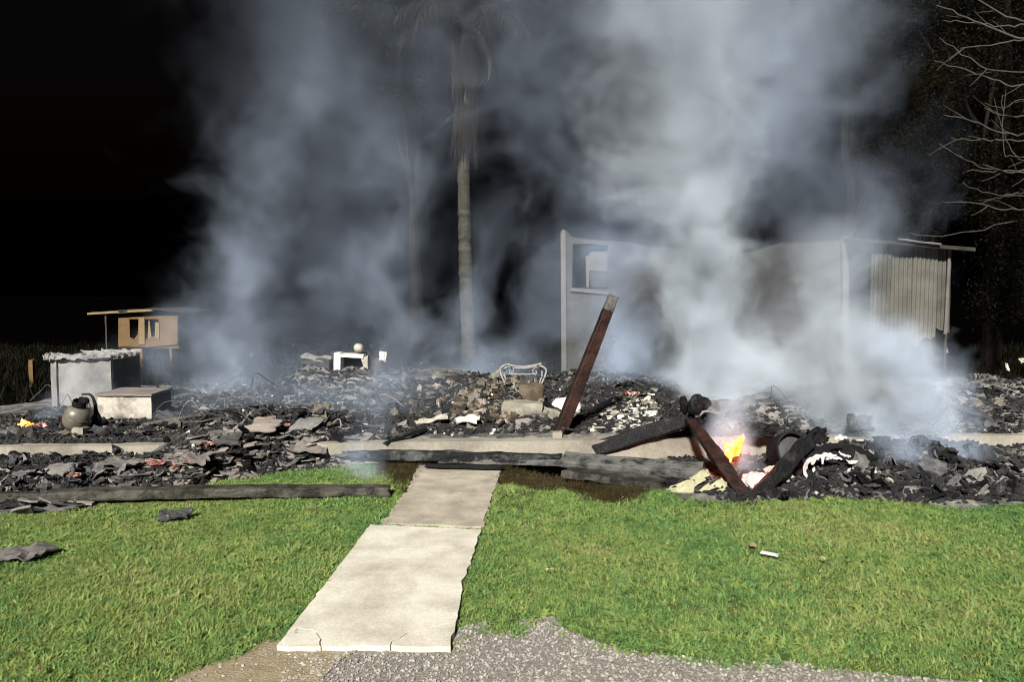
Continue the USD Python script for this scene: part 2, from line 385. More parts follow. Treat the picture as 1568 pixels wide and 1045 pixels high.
M['grass'] = leaf_mat('lawn_grass', [(0, (0.0782, 0.18, 0.0648)), (.30, (0.115, 0.225, 0.0756)), (.42, (0.161, 0.27, 0.0918)), (.5, (0.2024, 0.31, 0.0918)), (.6, (0.2668, 0.345, 0.0972)), (.74, (0.2944, 0.32, 0.135)), (1, (0.368, 0.37, 0.2376))], .62, 9.0)
M['grass_burnt'] = leaf_mat('scorched_grass', [(0, (0.0234, 0.0169, 0.0091)), (.5, (0.052, 0.039, 0.0182)), (1, (0.1105, 0.0845, 0.0455))], 1.2, 9.0)
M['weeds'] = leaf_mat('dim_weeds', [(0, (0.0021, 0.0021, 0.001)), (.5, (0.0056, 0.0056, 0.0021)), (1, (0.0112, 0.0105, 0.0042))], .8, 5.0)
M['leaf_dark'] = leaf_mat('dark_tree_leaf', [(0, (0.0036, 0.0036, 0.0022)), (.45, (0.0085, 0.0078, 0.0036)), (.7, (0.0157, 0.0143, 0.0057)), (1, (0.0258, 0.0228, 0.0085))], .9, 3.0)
M['palm_leaf'] = leaf_mat('palm_leaf', [(0, (.007, .007, .004)), (.5, (.017, .016, .009)), (1, (.034, .03, .018))], 1.0, 4.0)


def glow(name, strength, ramp, scale, hot=.5):
    n = {'g': ('geometry', {}), 'n': ('noise_texture', {'scale': scale, 'detail': 4.0, 'roughness': .6}), 'r': ('rgb_ramp', {'ramp': ramp}),
         'p': ('principled_bsdf', {'base_color': (.02, .015, .013), 'roughness': .9, 'emission_strength': strength})}
    return material(name, n, [('g.position', 'n.vector'), ('n.fac', 'r.fac'), ('r.color', 'p.emission_color')])


M['ember'] = glow('glowing_ember', 1.0, [(0, (.0, .0, .0)), (.42, (.02, .003, .002)), (.5, (.16, .045, .035)), (.58, (.55, .26, .2)), (.68, (1.1, .8, .6)), (1, (1.2, .9, .7))], 26.0)
M['flame'] = glow('flame', 9.0, [(0, (1., .02, .002)), (.4, (1., .045, .004)), (.54, (1., .12, .015)), (.66, (1., .28, .07)), (1, (1., .5, .2))], 14.0)

# ------------------------------------------------------------------ ground, gravel, path, foundation
ZS = 0.20
A, B = G(0, 685, ZS), G(1568, 667, ZS)


def yf(x):
    """Front edge of the foundation."""
    return A[1] + (np.asarray(x) - A[0]) / (B[0] - A[0]) * (B[1] - A[1])


def sheet(xs, ys, zfun):
    X, Y = np.meshgrid(xs, ys)
    v = np.stack([X, Y, zfun(X, Y)], -1).reshape(-1, 3)
    idx = np.arange(X.size).reshape(X.shape)
    q = np.stack([idx[:-1, :-1], idx[:-1, 1:], idx[1:, 1:], idx[1:, :-1]], -1).reshape(-1, 4)
    return v, np.vstack([q[:, [0, 1, 2]], q[:, [0, 2, 3]]])


def gz(x, y):
    return 0 * x


gx = np.r_[-600, -200, -80, -30, np.linspace(-14, 14, 29), 30, 80, 200, 600]
gy = np.r_[-600, -100, -20, np.linspace(0, 24, 25), 40, 80, 200, 600]
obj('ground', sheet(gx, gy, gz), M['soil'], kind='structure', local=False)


def ground_poly(pts):
    return Polygon(G(*np.array(pts, float).T, 0.0)[:, :2]).buffer(0)


GRAVEL_EDGE = [(-900, 1110), (0, 1075), (240, 1058), (330, 1030), (400, 1003), (430, 988), (560, 992), (686, 994), (694, 985), (704, 962), (740, 953), (756, 968),
               (790, 970), (800, 952), (848, 946), (868, 968), (905, 982), (960, 999), (1040, 1008), (1110, 1016), (1190, 1013), (1280, 1026), (1400, 1040), (1568, 1052), (2500, 1110)]
_ge = G(*np.array(GRAVEL_EDGE, float).T, 0.0)[:, :2]
gravel_area = Polygon(np.vstack([_ge, [[14, 1.9], [14, -12], [-14, -12], [-14, 1.9]]])).buffer(0)


def flat_mesh(poly, z, maxlen=.25, th=None):
    g = poly.segmentize(maxlen)
    if th:
        m = trimesh.creation.extrude_polygon(g, th, engine='earcut')
        m.apply_translation([0, 0, z - th])
        return m
    v, f = trimesh.creation.triangulate_polygon(g, engine='earcut')
    return np.column_stack([v, np.full(len(v), z)]), f


obj('gravel_drive', flat_mesh(gravel_area, .005), M['gravel_bed'], kind='structure', local=False)
def near_shape():
    return ground_poly([(424, 990), (567, 804), (737, 812), (690, 992)]).buffer(-.01)


sand = ground_poly([(300, 1032), (345, 1018), (420, 984), (520, 990), (518, 1006), (500, 1030), (470, 1060), (430, 1100), (250, 1100), (230, 1060)])
_sc = np.array(sand.buffer(.03).segmentize(.03).exterior.coords)
_sn = meshkit.fbm(np.column_stack([_sc * 7, 0 * _sc[:, 0]]), 4, 5) - .5
sand = Polygon(_sc + _sn[:, None] * np.array([.22, .16])).buffer(0).difference(near_shape())
obj('sandy_patch', flat_mesh(sand, .010), M['sand'], kind='structure', local=False)


def jag(pts, amp, seed, step=.05):
    """An edge line between ground points with small chips."""
    r = np.random.default_rng(seed)
    out = []
    pts = np.asarray(pts, float)
    for a, b in zip(pts[:-1], pts[1:]):
        n = max(1, int(np.linalg.norm(b - a) / step))
        for k in range(n):
            out.append(a + (b - a) * k / n + r.normal(0, amp, 2) * (k > 0))
    out.append(pts[-1])
    return np.array(out)


gp = lambda *pts: G(*np.array(pts, float).T, 0.03)[:, :2]
near_l, near_r = gp((424, 990), (500, 893), (567, 804)), gp((737, 812), (712, 884), (708, 905), (704, 926), (690, 992))
near = Polygon(np.vstack([jag(near_l, .003, 1), jag(np.vstack([near_l[-1], near_r[0]]), .004, 2), jag(near_r, .006, 3), jag(np.vstack([near_r[-1], near_l[0]]), .006, 4)])).buffer(0)
from shapely.geometry import LineString
from shapely.ops import unary_union
crack1 = LineString(jag(gp((690, 956), (655, 962), (625, 970), (600, 984), (588, 1010)), .008, 5, .04)).buffer(.0022)
crack2 = LineString(jag(gp((455, 962), (478, 966), (492, 980), (488, 1010)), .006, 6, .03)).buffer(.0035)
path = thing('garden_path', 'straight pale concrete path from the gravel through the lawn to the house', 'path')
path.SetCustomDataByKey('kind', 'structure')
pieces = near.difference(unary_union([crack1, crack2]))
for g in getattr(pieces, 'geoms', [pieces]):
    if g.area > .004:
        obj('pale_slab', flat_mesh(g, .032, .12, .13), M['concrete'], path)
far_q = gp((586, 800), (615, 764), (642, 712), (770, 712), (756, 752), (737, 806))
fl = np.vstack([jag(far_q[:3], .012, 8, .03), jag(far_q[2:4], .006, 9), jag(far_q[3:], .009, 10, .03), jag(far_q[[5, 0]], .006, 11)])
far_slab = Polygon(fl).buffer(0).difference(near.buffer(.006))
obj('stained_slab', flat_mesh(far_slab, .026, .12, .12), M['concrete_dirty'], path, label='greyer stained far slab')

# foundation: a raised floor with chipped edge
fx = np.linspace(-11, 11, 200)
fr = np.random.default_rng(21)
edge = np.column_stack([fx, yf(fx) + (meshkit.fbm(np.column_stack([fx * 2.5, 0 * fx, 0 * fx]), 4, 3) - .5) * .05])
fpoly = Polygon(np.vstack([edge, [[11, 11.7], [-6.3, 11.7], [-6.3, 9.7], [-7.2, 8.7], [-11, 8.5]]])).buffer(0)
fm = trimesh.creation.extrude_polygon(fpoly, ZS + .15, engine='earcut')
fm.apply_translation([0, 0, -.15])
foundation = thing('house_foundation', 'pale concrete foundation of the burnt house under the rubble', 'foundation')
obj('floor_slab', fm, M['foundation'], foundation)

# ------------------------------------------------------------------ the ash bed: burnt remains heaped over floor and lawn edge
LEFT_EDGE = np.array([(-1500, 800), (-200, 792), (0, 790), (120, 785), (180, 768), (300, 757), (330, 742), (450, 722), (560, 712), (596, 703), (604, 690), (640, 660)], float)
RIGHT_EDGE = np.array([(990, 660), (1003, 700), (1012, 738), (1040, 764), (1120, 775), (1250, 764), (1350, 768), (1430, 775), (1480, 784), (1568, 772), (1800, 775), (2600, 780)], float)


def sstep(a, b, x):
    t = np.clip((x - a) / (b - a), 0, 1)
    return t * t * (3 - 2 * t)


HEAPS = [  # px, py, base z, height, radius x, radius y
    (795, 622, ZS, .17, .75, .55), (700, 600, ZS, .18, .7, .8), (970, 620, ZS, .14, .55, .6), (560, 600, ZS, .16, .8, .7), (480, 598, ZS, .2, .5, .5),
    (1500, 620, ZS, .22, 1.0, .8), (1200, 640, ZS, .2, 1.0, .7), (390, 660, ZS, .12, .8, .5), (1330, 640, ZS, .16, .7, .6),
    (650, 585, ZS, .2, .8, .8), (900, 590, ZS, .16, 1.0, .8)]
HEAPS = [(*G(a, b, c)[:2], h, rx, ry) for a, b, c, h, rx, ry in HEAPS]


def hz(x, y):
    """Height of the burnt bed at a point of the plot."""
    x, y = np.asarray(x, float), np.asarray(y, float)
    p = np.stack([x, y, 0 * x], -1)
    n1 = meshkit.fbm(p * 1.3, 3, 11)
    n2 = meshkit.fbm(p * 5.0, 4, 12)
    fine = meshkit.fbm(p * 17.0, 2, 13)
    dx = y - yf(x)
    on = ZS + sstep(.16, .9, dx) * (.0 + .13 * n1) + sstep(.1, .4, dx) * .06 * (n2 - .3) + .03 * (fine - .5) 
    on = ZS + (on - ZS) * (1 - .7 * sstep(-2.9, -3.9, x))
    for hx, hy, hh, rx, ry in HEAPS:
        on = on + hh * np.exp(-((x - hx) / rx) ** 2 - ((y - hy) / ry) ** 2) * sstep(.1, .5, dx) * (.6 + .8 * n2)
    on = on - (ZS + .02) * sstep(11.5, 12.0, y) + .06 * n2 * sstep(11.5, 12, y)
    on = np.where((dx < .13) | (y > 14.3) | ((x < -6.25) & (y > 9.65 + (x + 6.25) * 1.05)), -.1, on)
    px, py = PX(np.stack([x, np.maximum(y, .5), 0 * x], -1))
    front = -.08 + 0 * x
    for E, h0, lim in ((LEFT_EDGE, .15, (-9e9, 640)), (RIGHT_EDGE, .22, (985, 9e9))):
        b = np.interp(px, E[:, 0], E[:, 1])
        yb = G(px, b, 0.0)[..., 1]
        t = y - yb
        h = h0 * sstep(-.02, .55, t) * (.45 + .8 * n1) + .10 * (n2 - .45) * sstep(0, .3, t) + .04 * (fine - .5)
        if E is LEFT_EDGE:
            h = h + .19 * sstep(235, 300, px) * sstep(585, 520, px) * sstep(.1, .6, t) - .01 * sstep(330, 240, px) * sstep(.3, .9, t)
            h = np.where(dx > .13, np.where((px > 240) & (px < 580), h * sstep(.9, .1, dx), -.1), h)
        else:
            h = h * (.12 + .88 * sstep(1205, 1270, px)) * (1 - .45 * sstep(1420, 1520, px)) * sstep(1.6, .2, dx + .6)
        ok = (px > lim[0]) & (px < lim[1]) & (t > -.02)
        front = np.where(ok, np.maximum(front, h), front)
    return np.maximum(on, front)


def hit(px, py):
    """Where sight lines meet the burnt bed or the ground."""
    px, py = np.asarray(px, float), np.asarray(py, float)
    d = ray(px, py)
    Y = np.linspace(4.5, 15.0, 180)
    done = np.full(px.shape, np.nan)
    for y in Y:
        p = np.array([0, 0, EYE]) + d * (y / d[:, 1])[:, None]
        below = (p[:, 2] < np.maximum(hz(p[:, 0], p[:, 1]), 0)) & np.isnan(done)
        done[below] = y
    done = np.where(np.isnan(done), 14.2, done)
    p = np.array([0, 0, EYE]) + d * (done / d[:, 1])[:, None]
    p[:, 2] = np.maximum(hz(p[:, 0], p[:, 1]), 0)
    return p


xs, ys = np.linspace(-10.5, 10.5, 480), np.linspace(5.2, 14.6, 270)
obj('ash_bed', sheet(xs, ys, hz), M['ash'], smooth=True, kind='stuff', label='black and grey ash and char covering the burnt house floor', local=False)

# ------------------------------------------------------------------ buildings behind
YW = 13.4
wall = at_base(thing('ruined_wall', 'tall pale scorched wall left standing behind the leaning post', 'wall'), W(930, 560, YW) * [1, 1, 0])
wl = [(862, 600), (861, 352), (867, 353), (875, 362), (893, 366), (930, 369), (968, 371), (990, 377), (1030, 379), (1060, 384), (1060, 600)]
part('wall_panel', px_poly(wl, YW, .14, ([(876, 441), (877, 374), (903, 373), (931, 376), (931, 442)],)), M['wall'], wall)
part('window_frame', px_poly([(898, 440), (897, 392), (902, 391), (903, 386), (930.8, 385), (930.8, 416), (903, 415), (902, 440)], YW + .04, .06), M['wall_pale'], wall)
part('window_pane', px_poly([(904, 440), (904, 416), (930.8, 417), (930.8, 440)], YW + .06, .02), M['wall'], wall)
part('patch', px_poly([(955, 404), (957, 394), (966, 396), (974, 388), (985, 390), (984, 398), (969, 405)], YW - .012, .012), M['wall_pale'], wall, label='pale peeled patch high on the wall')
part('window_sill', px_poly([(874, 441), (931, 446), (931, 451), (874, 446)], YW - .05, .12), M['wall_pale'], wall)
part('edge_post', px_poly([(860, 600), (858.6, 356), (861.5, 351), (866, 353), (868, 600)], YW - .06, .06), M['wall_pale'], wall)
wall2 = at_base(thing('corner_wall', 'scorched end wall standing beside the corrugated shed', 'wall'), W(1250, 560, YW) * [1, 1, 0])
part('wall_panel', px_poly([(1120, 600), (1120, 388), (1150, 386), (1196, 372), (1240, 372), (1298, 366), (1301, 600)], YW + .3, .16), M['wall'], wall2)
part('edge_post', px_poly([(1292, 600), (1290, 362), (1299, 360), (1302, 600)], YW + .18, .12), M['wall_pale'], wall2)

YS = 13.3
shed = at_base(thing('corrugated_shed', 'shed of grey corrugated metal sheets under a dark roof on the right', 'shed'), W(1400, 560, YS) * [1, 1, 0])


def corrugated(x0, x1, top, bot, y, seed, pitch=.076, amp=.014):
    r = np.random.default_rng(seed)
    n = int((x1 - x0) / pitch * 8)
    u = np.linspace(x0, x1, n)
    zs = np.linspace(0, 1, 9)
    top_z = np.interp(u, [x0, x1], top)
    bot_z = np.interp(u, [x0, x1], bot) + (meshkit.fbm(np.column_stack([u * 3, 0 * u + seed, 0 * u]), 3, seed) - .5) * .5
    U, S = np.meshgrid(u, zs)
    Z = bot_z + (top_z - bot_z) * S
    Yc = y + amp * np.sin(U / pitch * 2 * np.pi) * .9 + .05 * (meshkit.fbm(np.stack([U * 1.2, Z * .8, 0 * U + seed], -1), 2, 2) - .5)
    v = np.stack([U, Yc, Z], -1).reshape(-1, 3)
    v = np.vstack([v, v + [0, .0025, 0]])
    idx = np.arange(U.size).reshape(U.shape)
    q = np.stack([idx[:-1, :-1], idx[:-1, 1:], idx[1:, 1:], idx[1:, :-1]], -1).reshape(-1, 4)
    t = np.vstack([q[:, [0, 1, 2]], q[:, [0, 2, 3]]])
    return v, np.vstack([t, t[:, ::-1] + U.size])


def wz(px, py, Y=YS):
    return W(px, py, Y)[2]


for k, (a, b) in enumerate(((1333, 1364), (1362, 1400), (1398, 1434), (1432, 1457))):
    xa, xb = W(a, 450, YS)[0], W(b, 450, YS)[0]
    part('corrugated_sheet', corrugated(xa, xb, (wz(1, 372 + 2 * k), wz(1, 374 + 2 * k)), (wz(1, 545 if k < 2 else 515), wz(1, 548 if k < 2 else 520)), YS + .02 * (k % 2), 40 + k), M['corrugated'], shed, smooth=True)
part('corner_trim', plank(W(1454, 382, YS - .03), W(1447, 512, YS - .03), .05, .03, 5, .003, up=(0, -1, 0)), M['wall_pale'], shed)
xs0, xs1, zs1 = W(1333, 400, YS)[0], W(1457, 400, YS)[0], wz(1, 388)
part('side_wall', boxm([xs1 - .05, YS + .05, 0], [xs1, YS + 2.3, zs1]), M['dark_roof'], shed)
part('back_wall', boxm([xs0, YS + 2.302, 0], [xs1, YS + 2.36, zs1]), M['dark_roof'], shed)
rf = np.vstack([W(1312, 364, YS - .25), W(1494, 379.5, YS - .25), W(1494, 379.5, YS - .25) + [0, 2.8, .15], W(1312, 364, YS - .25) + [0, 2.8, .15]])
rf = np.vstack([rf, rf - [0, 0, .06]])
rm = trimesh.Trimesh(rf, [[0, 1, 2], [0, 2, 3], [4, 6, 5], [4, 7, 6], [0, 4, 5], [0, 5, 1], [1, 5, 6], [1, 6, 2], [2, 6, 7], [2, 7, 3], [3, 7, 4], [3, 4, 0]])
part('roof', rough(sub(rm, 3), .02, 2.0, 4), M['dark_roof'], shed)
part('roof_edge', plank(W(1375, 366, YS - .3), W(1440, 374, YS - .3), .03, .03, 8, .012), M['wall_pale'], shed)

YH = 16.5
hutch = at_base(thing('raised_hutch', 'small raised wooden hutch on legs, boards lit orange, far left behind the metal cabinet', 'hutch'), W(226, 560, YH) * [1, 1, 0])
hw = [(181, 531), (181, 484), (272, 484), (272, 528), (226, 532)]
hd = [(199, 517), (198, 489), (212, 489), (211, 512), (205, 520)]
hv = [(222, 520), (222, 489), (243, 489), (243, 520), (236, 515), (229, 517)]
part('front_wall', px_poly(hw, YH, .04, (hd, hv)), M['hutch'], hutch)
part('door_post', px_poly([(212.5, 528), (212.5, 487), (221, 487), (221.5, 528)], YH - .025, .025), M['hutch_pale'], hutch)
part('window_post', px_poly([(237, 517), (237.5, 494), (243.5, 494), (244, 520)], YH - .02, .02), M['hutch_pale'], hutch)
part('window_post', px_poly([(226, 519), (227.5, 491), (229, 491), (232, 519)], YH + .05, .02), M['hutch_pale'], hutch)
b0, b1 = W(181, 531, YH), W(272, 484, YH)
part('floor', boxm(b0 + [0, .04, -.04], [b1[0], YH + 1.1, b0[2] + .01]), M['hutch'], hutch)
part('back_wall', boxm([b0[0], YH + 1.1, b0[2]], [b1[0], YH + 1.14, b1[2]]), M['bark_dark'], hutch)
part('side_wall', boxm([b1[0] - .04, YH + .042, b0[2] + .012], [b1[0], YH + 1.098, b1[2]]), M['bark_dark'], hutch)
part('side_wall', boxm([b0[0], YH + .042, b0[2] + .012], [b0[0] + .04, YH + 1.098, b1[2]]), M['hutch'], hutch)
ra, rb, rc = W(137, 482, YH - .06), W(237, 475, YH - .06), W(292, 479, YH - .06)
part('roof', cat_meshes([plank(ra + [0, .75, .02], rb + [0, .75, .03], 1.6, .05, 3, .008, step=.12), plank(rb + [-.02, .75, .02], rc + [0, .75, 0], 1.6, .05, 4, .008, step=.12)]), M['dark_roof'], hutch)
part('roof_board', plank(ra + [0, -.07, .02], rb + [0, -.07, .0], .03, .045, 5, .004), M['hutch_pale'], hutch)
for px_ in (203, 217, 262):
    q = W(px_, 532, YH + .08)
    part('leg', plank([q[0], q[1], 0], q, .06, .06, int(px_), .006, up=(0, 1, 0)), M['hutch'], hutch)
for px_ in (183, 270):
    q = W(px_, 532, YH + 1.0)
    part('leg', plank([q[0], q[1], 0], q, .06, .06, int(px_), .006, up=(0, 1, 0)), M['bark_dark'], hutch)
q = W(162, 484, YH - .2)
part('porch_post', plank([q[0], q[1], 0], q, .03, .03, 6, .004, up=(0, 1, 0)), M['bark_pale'], hutch)
q = W(48, 551, 13.0)
obj('fence_post', plank([q[0], q[1], 0], q, .07, .06, 61, .006, up=(0, 1, 0)), M['hutch'], label='short weathered fence post standing alone in the dark weeds, far left', cat='post')

# ------------------------------------------------------------------ palm, trees
YP = 17.0
palm = at_base(thing('palm_tree', 'tall bare-trunked palm with dead hanging fronds rising through the smoke', 'palm'), W(719, 563, YP) * [1, 1, 0])
tp = [(719, 600), (718, 563), (716, 500), (713, 420), (711, 330), (710, 250), (711, 170), (712, 100), (713, 55)]
tpts = spline([W(a, b, YP) for a, b in tp], 90)
tr = np.interp(np.linspace(0, 1, 90), [0, .1, .6, .85, 1], [.175, .155, .14, .135, .12])
tr = tr * (1 + .05 * np.sign(np.sin(np.linspace(0, 90 * 2.1, 90))) + .03 * np.random.default_rng(2).normal(size=90))
part('trunk', rough(trimesh.Trimesh(*tube(tpts, tr, 14), process=False), .012, 6, 3), M['palm_trunk'], palm, smooth=False)


def fibre_skirt(py0, py1, r0, r1, n, seed, flare=1.3):
    r = np.random.default_rng(seed)
    ms = []
    for k in range(n):
        a = r.uniform(0, 2 * np.pi)
        t0 = r.uniform(0, .6)
        p_t = W(712, py0 + (py1 - py0) * t0, YP)
        p_b = W(712, min(py1 + 14, py0 + (py1 - py0) * (t0 + r.uniform(.35, .6))), YP)
        ra_, rb_ = np.interp(t0, [0, 1], [r0, r1]) * r.uniform(.8, 1.05), np.interp(t0 + .4, [0, 1], [r0, r1]) * r.uniform(.9, flare)
        d = np.array([math.cos(a), math.sin(a), 0])
        ms.append(tube([p_t + d * ra_, (p_t + p_b) / 2 + d * (ra_ + rb_) / 2 * 1.05, p_b + d * rb_], [.02, .026, .006], 4))
    return cat_meshes(ms)


part('dead_frond_skirt', fibre_skirt(158, 250, .20, .26, 190, 5), M['palm_dead'], palm)
part('dead_frond_skirt', fibre_skirt(62, 158, .25, .27, 200, 6, 1.1), M['palm_dead'], palm)
hp = spline([W(712, 42, YP - .2), W(728, 48, YP - .3), (W(742, 72, YP - .35)), W(750, 98, YP - .4), W(748, 124, YP - .4)], 24)
part('hanging_frond_stem', tube(hp, np.interp(np.linspace(0, 1, 24), [0, .5, 1], [.07, .07, .02]), 8), M['bark_pale'], palm, smooth=True)


def frond(root, dirxy, rise, length, droop, seed, nl=34):
    r = np.random.default_rng(seed)
    s = np.linspace(0, 1, 14)
    d = np.array([math.cos(dirxy), math.sin(dirxy), 0])
    P = root + d * (length * (s * .9 - .25 * s ** 3 * droop))[:, None] + np.array([0, 0, 1.]) * (rise * s - droop * length * .75 * s ** 2.2)[:, None]
    stem = tube(P, np.linspace(.035, .006, 14), 5)
    side = np.array([-d[1], d[0], 0])
    vs, fs = [], []
    for k in range(nl):
        t = .12 + .88 * k / nl
        q = np.array([np.interp(t, s, P[:, i]) for i in range(3)])
        for sg in (-1, 1):
            L = (.75 if t < .8 else .5) * r.uniform(.7, 1.1) * math.sin(.35 + 2.6 * t * .95)
            tip = q + side * sg * L * r.uniform(.35, .7) + d * L * .3 + np.array([0, 0, -1]) * L * r.uniform(.45, .95)
            mid = (q + tip) / 2 + np.array([0, 0, .06])
            wv = np.cross(tip - q, [0, 0, 1.0])
            wv = wv / (np.linalg.norm(wv) + 1e-9) * .022
            n = len(vs)
            vs += [q, mid + wv, mid - wv, tip]
            fs += [(n, n + 1, n + 2), (n + 1, n + 3, n + 2)]
    return stem, (np.array(vs), np.array(fs))


top = W(713, 40, YP)
for k in range(13):
    st, lf = frond(top + [0, 0, .02 * k], k * 2.4 + .3, .5 + .9 * ((k * 37) % 10) / 10, 2.4, .75 + .5 * ((k * 53) % 10) / 10, 100 + k)
    f_ = part('frond', st, M['palm_dead'], palm)
    part('leaflets', lf, M['palm_leaf'], f_, kind='stuff')


def crown_leaves(blobs, n, size, seed):
    r = np.random.default_rng(seed)
    vs, fs = [], []
    vol = np.array([b[3] ** 2 for b in blobs])
    for b, m in zip(blobs, (vol / vol.sum() * n).astype(int)):
        cl = r.normal(size=(max(3, m // 55), 3))
        cl = np.array(b[:3]) + cl / np.linalg.norm(cl, axis=1, keepdims=True) * b[3] * r.uniform(.35, 1.0, (len(cl), 1)) * [1, 1, .85]
        c = cl[r.integers(0, len(cl), m)] + r.normal(size=(m, 3)) * b[3] * .17
        a, e = r.normal(size=(m, 3)), r.normal(size=(m, 3))
        a /= np.linalg.norm(a, axis=1, keepdims=True)
        e = np.cross(a, e)
        e /= np.linalg.norm(e, axis=1, keepdims=True)
        s = size * r.uniform(.6, 1.4, (m, 1))
        q = np.stack([c - a * s, c + e * s * .35, c + a * s, c - e * s * .35], 1)
        k = np.arange(m) * 4 + sum(len(x) for x in vs)
        vs.append(q.reshape(-1, 3))
        fs.append(np.vstack([np.stack([k, k + 1, k + 2], -1), np.stack([k, k + 2, k + 3], -1)]))
    return np.vstack(vs), np.vstack(fs)


def tree(label, base, height, blobs, n, size, seed, limbs=7):
    r = np.random.default_rng(seed)
    t = at_base(thing('tree', label, 'tree', None), base)
    p = [base + [0, 0, height * s] + np.r_[r.normal(0, .12, 2) * s, 0] for s in np.linspace(0, 1, 7)]
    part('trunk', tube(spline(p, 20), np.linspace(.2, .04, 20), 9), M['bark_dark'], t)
    for k in range(limbs):
        b = blobs[k % len(blobs)]
        s = r.uniform(.35, .85)
        q = base + [0, 0, height * s]
        part('limb', tube(spline([q, (q + b[:3]) / 2 + r.normal(0, .15, 3), np.array(b[:3])], 8), np.linspace(.07, .015, 8), 6), M['bark_dark'], t)
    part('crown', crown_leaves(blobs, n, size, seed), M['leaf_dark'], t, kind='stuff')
    return t


def blob(px, py, Y, r):
    return (*W(px, py, Y), r)


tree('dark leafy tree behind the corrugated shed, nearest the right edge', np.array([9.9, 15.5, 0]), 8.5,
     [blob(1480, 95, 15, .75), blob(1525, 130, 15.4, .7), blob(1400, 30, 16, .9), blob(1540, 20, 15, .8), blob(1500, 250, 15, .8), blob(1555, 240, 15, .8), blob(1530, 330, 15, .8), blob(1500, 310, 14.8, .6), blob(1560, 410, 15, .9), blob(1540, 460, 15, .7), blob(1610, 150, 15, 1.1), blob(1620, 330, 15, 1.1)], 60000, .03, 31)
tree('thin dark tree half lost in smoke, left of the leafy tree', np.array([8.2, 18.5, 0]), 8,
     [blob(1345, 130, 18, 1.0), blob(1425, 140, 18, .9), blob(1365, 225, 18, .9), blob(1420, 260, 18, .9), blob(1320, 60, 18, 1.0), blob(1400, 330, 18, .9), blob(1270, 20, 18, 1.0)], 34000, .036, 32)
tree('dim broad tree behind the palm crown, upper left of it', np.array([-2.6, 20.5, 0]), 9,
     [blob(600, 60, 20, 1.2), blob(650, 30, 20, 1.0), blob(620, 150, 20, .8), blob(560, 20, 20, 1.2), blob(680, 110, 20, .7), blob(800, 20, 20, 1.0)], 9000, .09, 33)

bt = at_base(thing('bare_tree', 'pale bare branches of a dead tree reaching in from the right edge', 'tree'), np.array([9.25, 12.4, 0]))
tk = [np.array([9.25, 12.4, 0])] + [np.array([9.2 - .05 * k + .06 * (k % 2), 12.4, 1.6 * k]) for k in range(1, 6)]
part('trunk', tube(spline(tk, 24), np.linspace(.16, .05, 24), 9), M['bark_pale'], bt)
BR = [([(1564, 33), (1499, 0), (1470, -20)], .024), ([(1564, 59), (1507, 38), (1470, 22), (1434, 8)], .026), ([(1555, 40), (1500, 37), (1444, 31)], .02), ([(1564, 61), (1516, 69), (1470, 74)], .022),
      ([(1560, 130), (1467, 103), (1430, 93)], .02), ([(1540, 110), (1455, 70), (1438, 57)], .017), ([(1568, 180), (1545, 179), (1507, 165)], .019), ([(1560, 205), (1514, 196), (1495, 187), (1445, 176)], .02),
      ([(1562, 153), (1533, 165), (1507, 157)], .014), ([(1568, 214), (1539, 215), (1457, 212)], .017), ([(1540, 240), (1534, 193), (1535, 145)], .012), ([(1564, 245), (1539, 214), (1532, 191)], .013),
      ([(1568, 262), (1537, 261), (1480, 263)], .02), ([(1545, 264), (1505, 252)], .012), ([(1568, 295), (1545, 299), (1503, 312)], .018), ([(1540, 320), (1478, 311), (1442, 309)], .016),
      ([(1568, 336), (1530, 343), (1503, 354), (1468, 358), (1426, 361), (1392, 356)], .022), ([(1540, 262), (1468, 239), (1438, 220)], .015), ([(1545, 300), (1495, 289), (1474, 279)], .013)]
for k, (pts, r_) in enumerate(BR):
    Yb = 11.6 + .9 * ((k * 7) % 5) / 4 if k != 16 else 14.3
    P = [W(a, b, Yb + (1568 - a) * .002) for a, b in pts]
    root = np.array([9.15, 12.4, np.clip(P[0][2] + .2, 1, 7.9)])
    c = spline([root, *P], 22)
    c[1:-1] += np.random.default_rng(k).normal(0, .014, (20, 3))
    part('branch', tube(c, np.linspace(r_ * 1.1, r_ * .4, 22), 6), M['bark_pale'], bt, smooth=True)
    r = np.random.default_rng(90 + k)
    for j in r.integers(9, 21, 1 + k % 2):
        dv = c[j] - c[j - 2]
        dv /= np.linalg.norm(dv)
        tipv = c[j] + dv * r.uniform(.15, .4) + np.array([0, 0, r.choice([-1, 1])]) * r.uniform(.05, .25) + r.normal(0, .05, 3)
        part('twig', tube(spline([c[j], (c[j] + tipv) / 2 + r.normal(0, .012, 3), tipv], 6), np.linspace(.009, .004, 6), 4), M['bark_pale'], bt)

# ------------------------------------------------------------------ burnt furniture and fittings
S0 = ZS


def quadbox(x0, x1, y0, y1, z0, z1):
    return boxm([x0, y0, z0], [x1, y1, z1])


